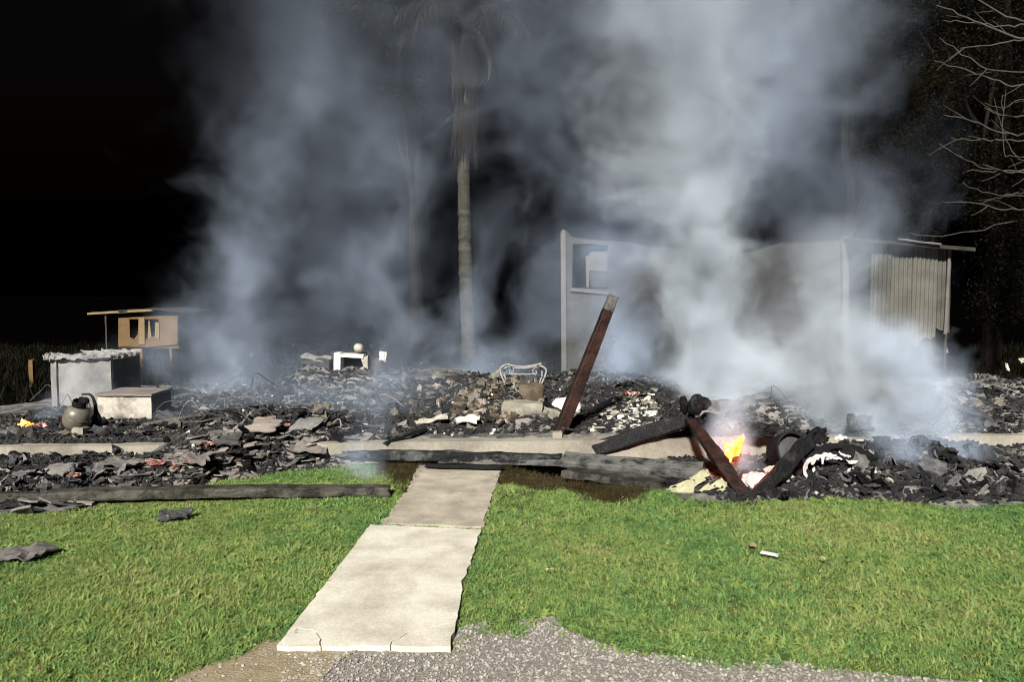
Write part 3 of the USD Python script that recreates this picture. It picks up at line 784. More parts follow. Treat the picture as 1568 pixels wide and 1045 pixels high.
YF = 9.3
xa, xb, zt = W(79, 600, YF)[0], W(171, 600, YF)[0], wz(1, 548, YF)
cab = at_base(thing('metal_cabinet', 'tall pale metal cabinet carcass with a crumpled open top, left', 'cabinet'), np.array([(xa + xb) / 2, YF, S0]))
dpt = .72
part('front_panel', rough(sub(quadbox(xa + .07, xb - .02, YF + .03, YF + .045, S0, zt - .02), 4), .012, 3, 1), M['steel'], cab, smooth=30)
part('frame_strip', rough(sub(quadbox(xa, xa + .068, YF, YF + .05, S0, zt), 3), .006, 5, 2), M['steel'], cab)
part('frame_strip', rough(sub(quadbox(xb - .018, xb, YF, YF + .05, S0, zt), 3), .004, 5, 3), M['steel'], cab)
part('side_panel', rough(sub(quadbox(xb - .012, xb + .004, YF + .052, YF + dpt, S0, zt - .03), 4), .014, 3, 4), M['steel_dark'], cab)
part('side_panel', rough(sub(quadbox(xa, xa + .014, YF + .052, YF + dpt, S0, zt - .03), 4), .01, 3, 5), M['steel_dark'], cab)
part('back_panel', rough(sub(quadbox(xa + .016, xb - .014, YF + dpt - .01, YF + dpt, S0, zt), 4), .014, 3, 6), M['steel_dark'], cab)


for k, (c_, w_, yaw_, tl) in enumerate([([(xa + xb) / 2 - .1, YF + .01, zt + .005], .62, .02, .5), ([(xa + xb) / 2 + .2, YF - .01, zt + .03], .5, -.05, .9), ([xa + .02, YF + .0, zt + .01], .22, .3, .7), ([xb + .02, YF + .3, zt + .0], .66, 1.55, .25), ([(xa + xb) / 2 + .1, YF + dpt, zt + .01], .7, .03, .4)]):
    part('crumpled_flange', place(crumple(np.random.default_rng(70 + k), w_, .15, .05, 22, 6, .004, .5, 9), rot(tl, 0, yaw_), np.array(c_)), M['steel'], cab)

YO = 8.35
xa, xb, zt = W(150, 630, YO)[0], W(232, 630, YO)[0], wz(1, 606, YO)
stove = at_base(thing('fallen_stove', 'low white box-shaped stove with scorched front, right of the metal cabinet', 'stove'), np.array([(xa + xb) / 2, YO, S0]))
fp = rough(sub(quadbox(xa, xb, YO, YO + .02, S0 + .035, zt), 4), .006, 4, 11)
part('front_panel', fp, M['enamel'], stove, smooth=30)
part('body', rough(sub(quadbox(xa + .005, xb - .003, YO + .022, YO + .5, S0, zt - .012), 3), .008, 4, 12), M['soot'], stove)
part('top_plate', rough(sub(quadbox(xa - .015, xb + .02, YO - .025, YO + .52, zt, zt + .022), 4), .014, 4, 13), M['tile'], stove)
part('plinth', rough(sub(quadbox(xa + .01, xb + .02, YO - .03, YO + .03, S0 - .01, S0 + .03), 3), .008, 6, 14), M['steel_dark'], stove)

YC = 7.75
cc = W(118, 645, YC)
cyl = at_base(thing('gas_cylinder', 'round olive-grey gas cylinder with blackened valve collar beside the white stove', 'gas cylinder'), np.array([cc[0], YC, S0]))
prof = [(0, -.135), (.05, -.13), (.1, -.105), (.126, -.06), (.131, 0), (.131, .03), (.124, .07), (.10, .108), (.06, .13), (.035, .137), (.034, .16), (0, .16)]
body = trimesh.creation.revolve(np.array(prof), sections=36)
Rc = rot(.18, .25, .2)
cz = np.array([cc[0], YC, max(cc[2], S0 + .14)])
part('body', place(body, Rc, cz), M['cylinder'], cyl, smooth=40)
part('weld_band', place(trimesh.creation.torus(.1315, .004, 36, 6), Rc, cz + Rc @ [0, 0, .012]), M['cylinder'], cyl, smooth=True)
ring = trimesh.creation.annulus(.062, .068, .06)
part('collar', place(rough(sub(ring, 1), .006, 20, 4), Rc, cz + Rc @ [0, 0, .165]), M['soot'], cyl)
part('valve', place(rough(sub(trimesh.creation.cylinder(.026, .09), 1), .008, 20, 5), Rc, cz + Rc @ [.012, 0, .19]), M['soot'], cyl)
part('regulator', place(lump(np.random.default_rng(3), .075, .07, .07, .3, 2), Rc, cz + Rc @ [.055, -.02, .215]), M['soot'], cyl)
obj('concrete_block', place(chunk(np.random.default_rng(4), .11, .1, .10, .12), rot(0, 0, .1), G(118, 672, S0) + [0, 0.05, .05]), M['plaster'], label='small pale block below the gas cylinder', cat='block')
hose = spline([W(146, 668, 7.9) * [1, 1, 0] + [0, 0, .2], W(148, 640, 7.9), W(146, 622, 7.9), W(142, 609, 7.9), W(136, 604, 7.9), W(125, 604.5, 7.9)], 24)
obj('charred_pipe', tube(hose, np.interp(np.linspace(0, 1, 24), [0, .25, .4, 1], [.055, .05, .02, .009]), 8), M['soot'], label='thin black bent pipe standing between gas cylinder and stove', cat='pipe', smooth=True)

YM = 11.3
hearth = at_base(thing('masonry_surround', 'white door-like masonry surround standing on the floor, left of the palm', 'masonry'), W(538, 600, YM) * [1, 1, 0] + [0, 0, S0])
part('jamb', rough(sub(trimesh.Trimesh(*px_poly([(511, 576), (511, 541), (521, 541), (521, 574)], YM, .22)), 2), .012, 7, 1), M['white'], hearth)
part('lintel', rough(sub(trimesh.Trimesh(*px_poly([(521.5, 547), (521.5, 542.5), (556, 543), (556, 549)], YM, .2)), 2), .01, 7, 2), M['white'], hearth)
part('jamb', rough(sub(trimesh.Trimesh(*px_poly([(552, 549.5), (563, 544), (563, 590), (556, 592), (545, 580), (544, 568), (557, 562)], YM + .02, .2)), 2), .012, 7, 3), M['plaster'], hearth, label='broken right jamb')
part('back_panel', rough(sub(trimesh.Trimesh(*px_poly([(506, 612), (507, 538), (566, 540), (566, 612)], YM + .24, .06)), 2), .015, 5, 4), M['steel_dark'], hearth)
obj('rubble_mound', place(lump(np.random.default_rng(5), .75, .6, .42, .55, 4, 5), np.eye(3), W(524, 604, YM - .3)), M['rubble'], label='grey rubble mound spilling from the white masonry surround', cat='rubble mound')
obj('white_globe', place(lump(np.random.default_rng(6), .15, .15, .145, .08, 3), np.eye(3), W(549, 533.5, YM + .1)), M['enamel'], smooth=True, label='round pale globe resting on top of the white masonry surround', cat='globe')
lc = at_base(thing('crushed_cabinet', 'crushed dark metal cabinet with a pale bent door, left of the masonry surround', 'cabinet'), W(478, 600, 11.2) * [1, 1, 0] + [0, 0, S0])
q0, q1 = W(466, 600, 11.2), W(505, 549, 11.2)
part('body', rough(sub(boxm(q0, q1 + [0, .45, -.02]), 3), .05, 4, 7), M['steel_dark'], lc)
part('door', place(crumple(np.random.default_rng(8), .26, .24, .05), rot(1.35, .25, .15), W(474, 571, 11.1)), M['rubble'], lc)
part('bent_top', place(crumple(np.random.default_rng(9), .5, .3, .06), rot(.25, .1, .1), W(484, 549, 11.3)), M['steel'], lc)
sp = at_base(thing('burnt_drum', 'dim dark drum with a torn pale lip, right of the masonry surround', 'drum'), W(581, 600, 11.2) * [1, 1, 0] + [0, 0, S0])
part('body', tube([W(581, 608, 11.2), W(581, 575, 11.2), W(580, 548, 11.2)], [.11, .115, .10], 14), M['steel_dark'], sp)
part('torn_lip', place(crumple(np.random.default_rng(10), .12, .17, .05, 6, 6), rot(1.2, .2, .5), W(586, 546, 11.1)), M['white'], sp)

# white wire chair
chair = at_base(thing('wire_chair', 'white metal wire chair frame standing in the brick rubble', 'chair'), W(800, 612, 10.4) * [1, 1, 0] + [0, 0, .4])
YK = 10.4


def wire(pts, r, Y0=YK, n=26):
    return tube(spline([W(a, b, Y0 + c) for a, b, c in pts], n), r, 6)


for sx in (1, -1):
    m_ = lambda pts: [(801 + sx * (a - 801), b + (0 if sx > 0 else 1.5), c) for a, b, c in pts]
    part('side_tube', wire(m_([(776, 594, 0), (772, 585, 0), (767, 573, 0), (765.5, 566, 0), (770, 561, 0), (777, 558.5, 0.02)]), .013), M['wire'], chair, smooth=True)
    part('side_tube', wire(m_([(779, 594, .1), (775.5, 584, .1), (772, 572, .1), (772, 566, .1), (776, 562.5, .1), (784, 563, .1)]), .012), M['wire'], chair, smooth=True)
    part('front_leg', wire(m_([(779, 594, .02), (782, 610, .02), (784, 632, .0)]), .013), M['wire'], chair, smooth=True)
    part('scroll', wire(m_([(781, 562, .05), (786, 566, .05), (785, 572, .05), (780, 571, .05), (781, 567, .05), (783, 568, .05)]), .008), M['wire'], chair, smooth=True)
    part('back_bar', wire(m_([(784, 563, .12), (783, 575, .12), (784, 596, .12)]), .007), M['wire'], chair)
part('top_rail', wire([(776, 558, 0), (787, 560.5, 0), (801, 562, 0), (815, 560, 0), (829, 556.8, 0)], .012), M['wire'], chair, smooth=True)
part('top_rail', wire([(782, 563, .1), (792, 564, .1), (801, 564.5, .1), (812, 563, .1), (822, 561, .1)], .011), M['wire'], chair, smooth=True)
part('cross_bar', wire([(780, 573.5, .05), (801, 573.5, .05), (821, 572.5, .05)], .008), M['wire'], chair)
part('cross_bar', wire([(783, 594, .1), (801, 595, .1), (820, 594, .1)], .008), M['wire'], chair)

# ------------------------------------------------------------------ masonry pieces near the chair
r = np.random.default_rng(55)
P = hit([800], [640])[0]
obj('masonry_block', rough(sub(trimesh.Trimesh(*place(chunk(r, .44, .22, .17, .1), rot(.05, .02, -.03), P + [0, .12, .075])), 2), .012, 8, 3), M['plaster'], label='long beige masonry block lying below the wire chair', cat='block')
P = hit([812], [622])[0]
obj('burnt_box', rough(sub(boxm(P + [-.13, .0, -.05], P + [.14, .2, .24]), 3), .012, 7, 4), M['brick'], label='brown scorched box on the beige block under the wire chair', cat='box')
P = hit([795], [616])[0]
obj('white_stick', plank(W(788, 624, 9.0), W(799, 612, 9.0), .05, .03, 3, .008), M['white'], label='short thick white stick leaning by the brown box', cat='stick')
P = W(866, 622, 8.5)
obj('plaster_lump', place(lump(r, .36, .3, .26, .12, 4), np.eye(3), [P[0], P[1], P[2] - .03]), M['white'], smooth=True, label='smooth rounded whitish lump just left of the leaning post', cat='plaster lump')
P = hit([840], [645])[0]
obj('grey_slab_piece', place(shard(r, .36, .04, .05, .7), rot(.5, .2, .1), P + [0, .05, .06]), M['plaster'], label='flat grey broken slab left of the foot of the leaning post', cat='slab piece')
obj('floor_plank', plank(W(642, 634, 8.4), W(745, 630, 8.5), .1, .03, 8, .006), M['char_grey'], label='long thin grey plank lying on rubble left of the brick pile', cat='plank')
obj('floor_plank', plank(W(868, 640, 8.1), W(815, 606, 8.9), .07, .05, 9, .012), M['char_black'], label='black plank sloping behind the foot of the leaning post', cat='plank')
obj('floor_plank', plank(W(868, 664, 7.75), W(905, 642, 8.2), .09, .07, 10, .014), M['char_black'], label='black plank end right of the foot of the leaning post', cat='plank')
obj('floor_plank', plank(W(892, 640, 8.3), W(962, 606, 9.4), .13, .07, 19, .02), M['char_black'], label='black timber running back from the post towards the small embers', cat='plank')

# ------------------------------------------------------------------ timbers
YPST = 7.55
post = at_base(thing('leaning_post', 'tall reddish-brown wooden post leaning right with a burnt grey top', 'post'), W(857, 662, YPST))
p0, p1 = W(856, 666, YPST), W(940, 452, YPST + .1)
ax = (p1 - p0) / np.linalg.norm(p1 - p0)
L = np.linalg.norm(p1 - p0)
part('shaft', plank(p0, p0 + ax * (L - .17), .118, .10, 3, .003, (1.06, .9), .06, up=(0.25, -1, 0.1), worn=.12), M['brown_wood'], post)
part('burnt_tip', plank(p0 + ax * (L - .175), p1, .104, .088, 4, .005, (1, .9), .03, up=(0.25, -1, .1), worn=.15), M['char_grey'], post)
P = W(853, 684, YPST - .12)
obj('post_footing', rough(sub(boxm([P[0] - .045, YPST - .17, 0], [P[0] + .05, YPST - .06, wz(1, 662, YPST - .12)]), 3), .01, 9, 4), M['foundation'], label='small concrete footing at the foot of the leaning post', cat='footing')

obj('charred_beam', plank(G(-60, 764, .07), G(598, 752, .05), .13, .075, 11, .014, step=.06, bow=.02), M['weathered'], label='very long grey-brown charred beam lying on the left lawn edge', cat='beam')
obj('charred_beam', plank(G(528, 695, .09), G(860, 703, .09), .13, .085, 12, .016, step=.05), M['char'], label='thick black charred beam against the foundation above the path end', cat='beam')
obj('charred_beam', plank(G(672, 704, .06), G(866, 709, .06), .08, .06, 13, .01, step=.04), M['char_grey'], label='thin grey-edged beam lying across the end of the path', cat='beam')
obj('charred_beam', plank(G(862, 704, .10), G(1075, 722, .09), .2, .07, 14, .01, step=.05, up=(0, -.3, 1)), M['char_grey'], label='grey flat beam right of the path in front of the foundation', cat='beam')
obj('charred_beam', plank(G(868, 723, .03), G(1020, 743, .03), .22, .06, 15, .02, step=.05), M['weathered'], label='pale mossy worn board on the ground below the grey flat beam', cat='board')
obj('charred_beam', plank(G(650, 713, .06), G(770, 716, .06), .05, .03, 25, .008, step=.04), M['char_black'], label='narrow black lath along the far end of the path', cat='lath')
pry = at_base(thing('propped_beam', 'jet black beam propped up from foundation edge to a knotted charred end', 'beam'), W(910, 695, 7.2))
part('shaft', plank(W(908, 690, 7.32), W(1062, 640, 7.3), .155, .12, 16, .014, (1.0, .85), .05, up=(0, -1, .4)), M['char_black'], pry)
r = np.random.default_rng(66)
for k in range(9):
    part('charred_knot', place(lump(r, r.uniform(.08, .2), r.uniform(.08, .18), r.uniform(.08, .2), .35, 2), np.eye(3), W(1062 + r.uniform(-22, 28), 636 + r.uniform(-22, 16), 7.25 + r.uniform(-.1, .15))), M['char_black'], pry)
obj('scorched_timber', plank(W(1060, 648, 7.1), W(1106, 712, 6.35), .105, .09, 17, .018, (.8, 1.1), .05, up=(0, -1, .3)), M['brown_wood'], label='brown scorched timber sloping down left of the flames', cat='timber')
obj('scorched_timber', plank(W(1098, 700, 6.37), W(1146, 770, 5.92), .115, .09, 18, .02, (1.0, .9), .05, up=(0, -1, .3)), M['brown_wood'], label='brown timber foot reaching the grass below the flames', cat='timber')
obj('scorched_timber', plank(W(1238, 676, 6.45), W(1150, 768, 5.95), .13, .10, 20, .022, (1.0, .7), .05, up=(0, -1, .3)), M['char_black'], label='thick black timber sloping down to the grass right of the flames', cat='timber')
P = W(1158, 742, 6.25)
obj('ash_lump', place(lump(r, .26, .3, .24, .25, 4, 3), np.eye(3), [P[0], P[1], P[2] - .02]), M['white'], label='pinkish white ash-covered lump between the two sloping timbers', cat='ash lump')
P = W(1192, 728, 6.35)
obj('ash_lump', place(lump(r, .22, .2, .16, .4, 4, 4), np.eye(3), P), M['plaster'], label='pale ragged lump on the black timber right of the flames', cat='ash lump')
P = W(1208, 692, 6.75)
pl_ = at_base(thing('burnt_drum', 'tilted round blackened drum with a grey disc face, right of the flames', 'drum'), P - [0, 0, .15])
Rp = rot(1.2, -.4, .3)
part('shell', place(rough(sub(trimesh.creation.annulus(.15, .17, .2, sections=26), 1), .012, 8, 1), Rp, P), M['soot'], pl_)
part('disc', place(rough(sub(trimesh.creation.cylinder(.148, .02, sections=26), 2), .01, 9, 2), Rp, P + Rp @ [0, 0, .02]), M['steel_dark'], pl_)

# cream folded sheeting
cs = at_base(thing('folded_sheeting', 'cream folded sheeting with black scorched gaps at the lawn edge, left of the flames', 'sheeting'), W(1070, 772, 6.0) * [1, 1, 0])
r = np.random.default_rng(77)
for k, (a, b, L_, h_, deg) in enumerate([(1040, 760, .26, .05, 8), (1042, 753, .24, .05, 14), (1046, 746, .22, .045, 20), (1062, 738, .2, .045, 34), (1070, 731, .16, .04, 38), (1076, 727, .12, .03, 30),
                                      (1084, 768, .3, .05, 6), (1088, 763, .28, .05, 22), (1090, 757, .26, .045, 32), (1093, 751, .24, .045, 40), (1097, 746, .2, .04, 48), (1103, 757, .18, .04, 44), (1072, 757, .2, .035, 42), (1066, 763, .2, .035, 30), (1108, 766, .14, .04, 30), (1052, 767, .2, .035, 4), (1030, 757, .14, .04, 25)]):
    part('sheet_fold', place(crumple(r, L_ * 1.1, h_ * 2.0, .016, 14, 6, .008, .3, 3), rot(.95 + .12 * (k % 3), -math.radians(deg) * .8, .05), W(a, b, 5.98 + (768 - b) * .007 + .012 * (k % 3))), M['cream'], cs)
for k in range(8):
    part('scorched_gap', place(lump(r, .12, .1, .08, .4, 2), np.eye(3), W(r.uniform(1022, 1118), r.uniform(738, 762), 6.2 + r.uniform(0, .1))), M['soot'], cs)
obj('bent_metal_sheet', place(crumple(r, .32, .24, .04, th=.004), rot(1.05, 0, .2), W(998, 744, 6.45)), M['steel_dark'], label='dull grey bent metal sheet beside the cream sheeting', cat='metal sheet')

# black bundle with peeled white strips
cb = at_base(thing('charred_bundle', 'black charred bundle with peeling white strips at the lawn edge', 'bundle'), W(1275, 765, 6.1) * [1, 1, 0])
bc = W(1280, 722, 6.5)
bm = trimesh.Trimesh(*place(lump(r, .72, .5, .46, .3, 5, 3), np.eye(3), bc))
part('core', bm, M['soot'], cb)
for k, pts in enumerate([[(1246, 740), (1231, 718), (1240, 704), (1257, 697)], [(1243, 712), (1250, 702), (1259, 697)], [(1259, 711), (1264, 695), (1270, 697), (1281, 698)], [(1254, 735), (1262, 741), (1277, 746)], [(1296, 722), (1311, 720)], [(1318, 722), (1326, 720)],
                         [(1288, 736), (1289, 728)], [(1296, 730), (1303, 733)], [(1296, 705), (1304, 708), (1314, 707)], [(1285, 692), (1292, 697), (1303, 699)], [(1244, 720), (1248, 721)], [(1278, 671), (1297, 670)], [(1345, 740), (1360, 736), (1375, 735)], [(1265, 704), (1275, 701), (1290, 704)]]):
    P = []
    for a, b in pts:
        o = np.array([0, 0, EYE])
        P.append(W(a, b, 6.16 + .03 * abs(a - 1280) / 20))
    if len(P) == 2:
        P = [P[0], (P[0] + P[1]) / 2 + [0, 0, .004], P[1]]
    c = spline(P, 12)
    t_ = np.gradient(c, axis=0)
    nrm = np.cross(t_, [0, -1, .35])
    nrm /= np.linalg.norm(nrm, axis=1, keepdims=True)
    wd = (.005 + .02 * np.sin(np.linspace(.2, 3.0, 12)) * r.uniform(.5, 1.1)) * r.uniform(.55, 1.25, 12)
    up_, dn_ = c + nrm * wd[:, None] + r.normal(0, .003, c.shape), c - nrm * (wd * r.uniform(.3, 1, 12))[:, None]
    bk = np.array([0, .006, 0])
    vv = np.stack([up_, dn_, dn_ + bk, up_ + bk], 1).reshape(-1, 3)
    i_, j_ = np.meshgrid(np.arange(11), np.arange(4), indexing='ij')
    qd = np.stack([i_ * 4 + j_, i_ * 4 + (j_ + 1) % 4, (i_ + 1) * 4 + (j_ + 1) % 4, (i_ + 1) * 4 + j_], -1).reshape(-1, 4)
    part('white_strip', (vv, np.vstack([qd[:, [0, 1, 2]], qd[:, [0, 2, 3]], [[0, 2, 1], [0, 3, 2], [44, 45, 46], [44, 46, 47]]])), M['white'], cb)

# big dark sheets standing in the right-hand heap
for k, (a, b, w_, h_, az, lab) in enumerate([(1345, 742, .46, .3, .2, 'wide black buckled sheet right of the white-striped bundle'), (1392, 728, .36, .34, -.3, 'upright black sheet with a reddish edge in the right heap'), (1438, 716, .46, .42, .25, 'largest black rounded sheet of the right heap'),
                                             (1476, 728, .3, .34, -.2, 'pointed dark green-black sheet right of the largest one'), (1530, 742, .5, .26, .1, 'low black sheet at the right frame edge'), (1352, 690, .36, .3, .4, 'black sheet standing in smoke above the white-striped bundle'),
                                             (1312, 648, .34, .22, 0, 'black lump of sheet half hidden by the thick smoke'), (1410, 690, .34, .3, -.4, 'torn black sheet behind the upright ones'), (1500, 700, .4, .3, .3, 'dark sheet behind the pointed one'),
                                             (1250, 668, .3, .2, .2, 'dark curled sheet behind the flames to the right'), (1165, 660, .36, .2, -.1, 'dark curled sheet just above the flames'), (1410, 768, .4, .16, .1, 'low scorched sheet on the grass edge in front of the right heap')]):
    Yk = 6.0 + (775 - b) * .011
    obj('charred_sheet', place(crumple(r, w_, h_, .09, 14, 10, .008, .45, 5), rot(1.1 + r.uniform(-.3, .2), r.uniform(-.2, .2), az), W(a, b, Yk)), M['soot'], label=lab, cat='sheet')
for a, b, y_, lab, nm, w_, h_, mt in [(1405, 655, 7.6, 'white torn corner piece in front of smoke in the right heap', 'white_panel_piece', .16, .12, 'plaster'), (1396, 632, 7.9, 'small white sliver above the torn corner piece', 'white_panel_piece', .05, .12, 'plaster'), (1473, 614, 8.8, 'white dome-shaped scrap on the right floor rubble', 'white_panel_piece', .16, .12, 'plaster'),
                                      (1420, 724, 6.4, 'white crumpled strip on the black sheets', 'white_panel_piece', .08, .12, 'plaster'), (1406, 745, 6.2, 'pale torn sheet piece low in the right heap', 'white_panel_piece', .1, .16, 'plaster'), (1542, 562, 11.5, 'upright white sliver at far right in the dark', 'white_panel_piece', .06, .15, 'plaster'),
                                      (1449, 537, 14.2, 'white bent scrap hanging below the corrugated sheets', 'white_panel_piece', .07, .12, 'plaster'), (1564, 553, 11.5, 'white scrap at the right frame edge in the dark', 'white_panel_piece', .1, .1, 'plaster')]:
    obj(nm, place(crumple(r, w_, h_, .03, 7, 7, .005, .5), rot(1.2, 0, r.uniform(-.6, .6)), W(a, b, y_)), M[mt], label=lab, cat='panel piece')

# scraps on the lawn
obj('charred_scrap', place(crumple(r, .42, .24, .05, 12, 9, .012, .4, 4), rot(.12, 0, .1), G(28, 848, .05)), M['tile'], label='larger dark crumpled scrap on the left lawn at the frame edge', cat='scrap')
obj('charred_scrap', place(crumple(r, .24, .14, .05, 10, 8, .01, .4, 4), rot(.15, 0, .2), G(268, 790, .05)), M['tile_dark'], label='smaller dark curled scrap on the left lawn below the long beam', cat='scrap')
obj('dry_stalk', tube(spline([G(243, 797, .03), G(250, 791, .05), G(258, 792, .06)], 8), .007, 5), M['hutch_pale'], label='curled dry stalk beside the smaller dark scrap on the lawn', cat='stalk')
obj('white_splinter', plank(G(1166, 846, .05), G(1191, 851, .05), .022, .012, 9, .004, step=.02), M['white'], label='bright white splinter lying on the right lawn', cat='splinter')
for k, (a, b, lab) in enumerate([(1152, 834, 'yellowish dry leaf above the white splinter'), (1260, 856, 'yellowish dry leaf right of the white splinter'), (60, 1025, 'yellowish dry leaf in the bottom left corner'), (842, 873, 'pale dry leaf on the right lawn near the path'), (764, 781, 'pale dry leaf beside the stained slab')]):
    obj('dry_leaf', place(crumple(r, .06, .035, .02, 5, 5, .002, .5), rot(.3, .2, k), G(a, b, .05)), M['cream'] if k % 2 else M['hutch_pale'], label=lab, cat='leaf')

# ------------------------------------------------------------------ debris, piece by piece
TONE = {'tile': 'grey-brown', 'tile_dark': 'dark grey', 'soot': 'black', 'rubble': 'mottled grey', 'brick': 'tan-brown', 'plaster': 'pale beige', 'white': 'whitish', 'steel_dark': 'dull metal', 'char': 'ash-flecked', 'char_black': 'jet black', 'char_grey': 'grey charred'}


def scatter(name, n, poly, kind, mats, label, group, cat, size, seed, tilt=.45, sink=.25, big=1.0):
    r = np.random.default_rng(seed)
    g = Polygon(poly)
    x0, y0, x1, y1 = g.bounds
    pts = []
    while len(pts) < n:
        c = r.uniform((x0, y0), (x1, y1), (n, 2))
        pts += list(c[contains_xy(g, c[:, 0], c[:, 1])])
    pts = np.array(pts[:n])
    P = hit(pts[:, 0], pts[:, 1])
    for p in P:
        s = size[0] * (size[1] / size[0]) ** (r.random() ** 1.5)
        R = rot(r.normal(0, tilt), r.normal(0, tilt), r.uniform(0, 6.28))
        if kind == 'shard':
            m = shard(r, s, r.uniform(.008, .02), r.uniform(0, .5))
            h = .02 + .2 * s * tilt
        elif kind == 'chunk':
            m = chunk(r, s, s * r.uniform(.4, .8), s * r.uniform(.3, .6), .3)
            h = s * .18
        elif kind == 'sheet':
            m = crumple(r, s, s * r.uniform(.4, .9), s * r.uniform(.1, .25), 6, 5, .006, .5)
            h = s * .2
        elif kind == 'brick':
            m = chunk(r, .17 * r.uniform(.4, 1), .085, .05, .22)
            h = .035
        else:
            L = s * 2
            d = R @ np.array([L / 2, 0, 0])
            d[2] *= .35
            m = plank(-d, d, s * r.uniform(.12, .22), s * .08, int(r.integers(1e6)), .006, step=L / 7)
            R = np.eye(3)
            h = .04
        mt = mats[r.integers(len(mats))]
        word = ('larger ' if s > size[0] * (size[1] / size[0]) ** .45 else 'small ') + TONE.get(mt, 'grey')
        obj(name, place(m, R, p + [0, 0, h * (1 - sink)]), M[mt], label=word + ' ' + label, group=group, cat=cat)


LEFT_FRONT = [(130, 755), (190, 700), (265, 690), (330, 665), (540, 650), (588, 700), (450, 725), (330, 742), (250, 756)]
scatter('tile_fragment', 290, LEFT_FRONT, 'shard', ('tile', 'tile', 'tile', 'tile_dark'), 'broken tile fragment in the front heap left of the path', 'tile fragments in the left front heap', 'tile', (.06, .29), 201, .2)
scatter('charred_lump', 120, [(0, 780), (0, 695), (240, 697), (150, 752)], 'sheet', ('tile_dark', 'tile_dark', 'soot'), 'curled piece in front of the foundation at far left', 'blackened pieces at far left in front of the foundation', 'debris', (.08, .26), 202, .5)
scatter('edge_fragment', 14, [(0, 790), (0, 770), (120, 768), (175, 766), (100, 788)], 'shard', ('tile', 'tile_dark'), 'fragment lying on the grass in front of the long left beam', 'fragments in front of the long left beam', 'tile', (.12, .32), 203, .3)
scatter('floor_fragment', 200, [(240, 670), (100, 675), (0, 670), (0, 650), (240, 640), (250, 600), (330, 585), (420, 578), (640, 575), (600, 640), (530, 652)], 'sheet', ('tile_dark', 'tile_dark', 'rubble', 'soot'), 'burnt scrap on the floor left of the path line', 'dark scraps on the left floor', 'debris', (.06, .26), 204, .4)
scatter('tan_fragment', 110, [(640, 645), (690, 595), (740, 585), (830, 590), (840, 650), (700, 660)], 'shard', ('brick', 'brick', 'rubble', 'plaster'), 'flat broken piece in the rubble around the wire chair', 'tan flat pieces around the wire chair', 'fragment', (.06, .24), 214, .5)
scatter('brick_fragment', 60, [(690, 645), (700, 605), (740, 588), (825, 590), (838, 640), (760, 652)], 'brick', ('brick', 'brick', 'brick', 'rubble'), 'broken brick in the pile around the wire chair', 'broken bricks around the wire chair', 'brick', (.1, .2), 205, .5)
scatter('rubble_piece', 200, [(590, 668), (600, 600), (680, 580), (840, 630), (845, 664)], 'chunk', ('rubble', 'rubble', 'tile_dark', 'tile'), 'rubble piece on the floor behind the path end', 'rubble pieces behind the path end', 'rubble', (.04, .14), 206, .5)
scatter('pale_chip', 240, [(900, 664), (920, 630), (965, 605), (1005, 610), (1015, 660)], 'shard', ('plaster', 'plaster', 'white', 'rubble'), 'broken plaster chip right of the leaning post', 'plaster chips right of the leaning post', 'plaster', (.05, .17), 207, .35)
scatter('dark_fragment', 150, [(640, 600), (700, 570), (1040, 570), (1040, 600), (900, 650), (860, 640), (840, 600)], 'sheet', ('tile_dark', 'rubble', 'soot'), 'burnt scrap on the back of the floor near the tall ruined wall', 'dark scraps at the back of the floor', 'debris', (.06, .24), 208, .4)
scatter('curled_scrap', 170, [(1150, 770), (1200, 690), (1260, 660), (1420, 660), (1568, 700), (1568, 770), (1430, 772)], 'sheet', ('tile_dark', 'soot', 'soot', 'soot'), 'curled scrap in the smoking heap right of the flames', 'black scraps in the right heap', 'debris', (.06, .26), 209, .7)
scatter('white_fragment', 46, [(1240, 765), (1270, 680), (1420, 640), (1568, 600), (1568, 660), (1430, 745)], 'shard', ('white', 'plaster'), 'fragment among the black scraps on the right', 'whitish fragments on the right', 'fragment', (.03, .11), 210, .5)
scatter('floor_rubble', 170, [(1420, 660), (1440, 600), (1568, 590), (1568, 665)], 'chunk', ('rubble', 'tile_dark', 'soot', 'soot'), 'rubble piece on the floor at the far right', 'rubble pieces on the far right floor', 'rubble', (.04, .13), 211, .5)
scatter('charred_stick', 60, [(20, 700), (260, 640), (600, 620), (1010, 590), (1020, 655), (560, 690), (300, 740)], 'stick', ('char', 'char_black', 'char_grey'), 'burnt stick lying across the rubble', 'burnt sticks scattered over the rubble', 'stick', (.12, .36), 212, .4)
scatter('white_chip', 60, [(20, 740), (240, 640), (300, 600), (700, 590), (1010, 600), (850, 660), (560, 690)], 'shard', ('white',), 'chip scattered on the dark rubble left and centre', 'white chips on the dark rubble', 'chip', (.025, .075), 213, .4)


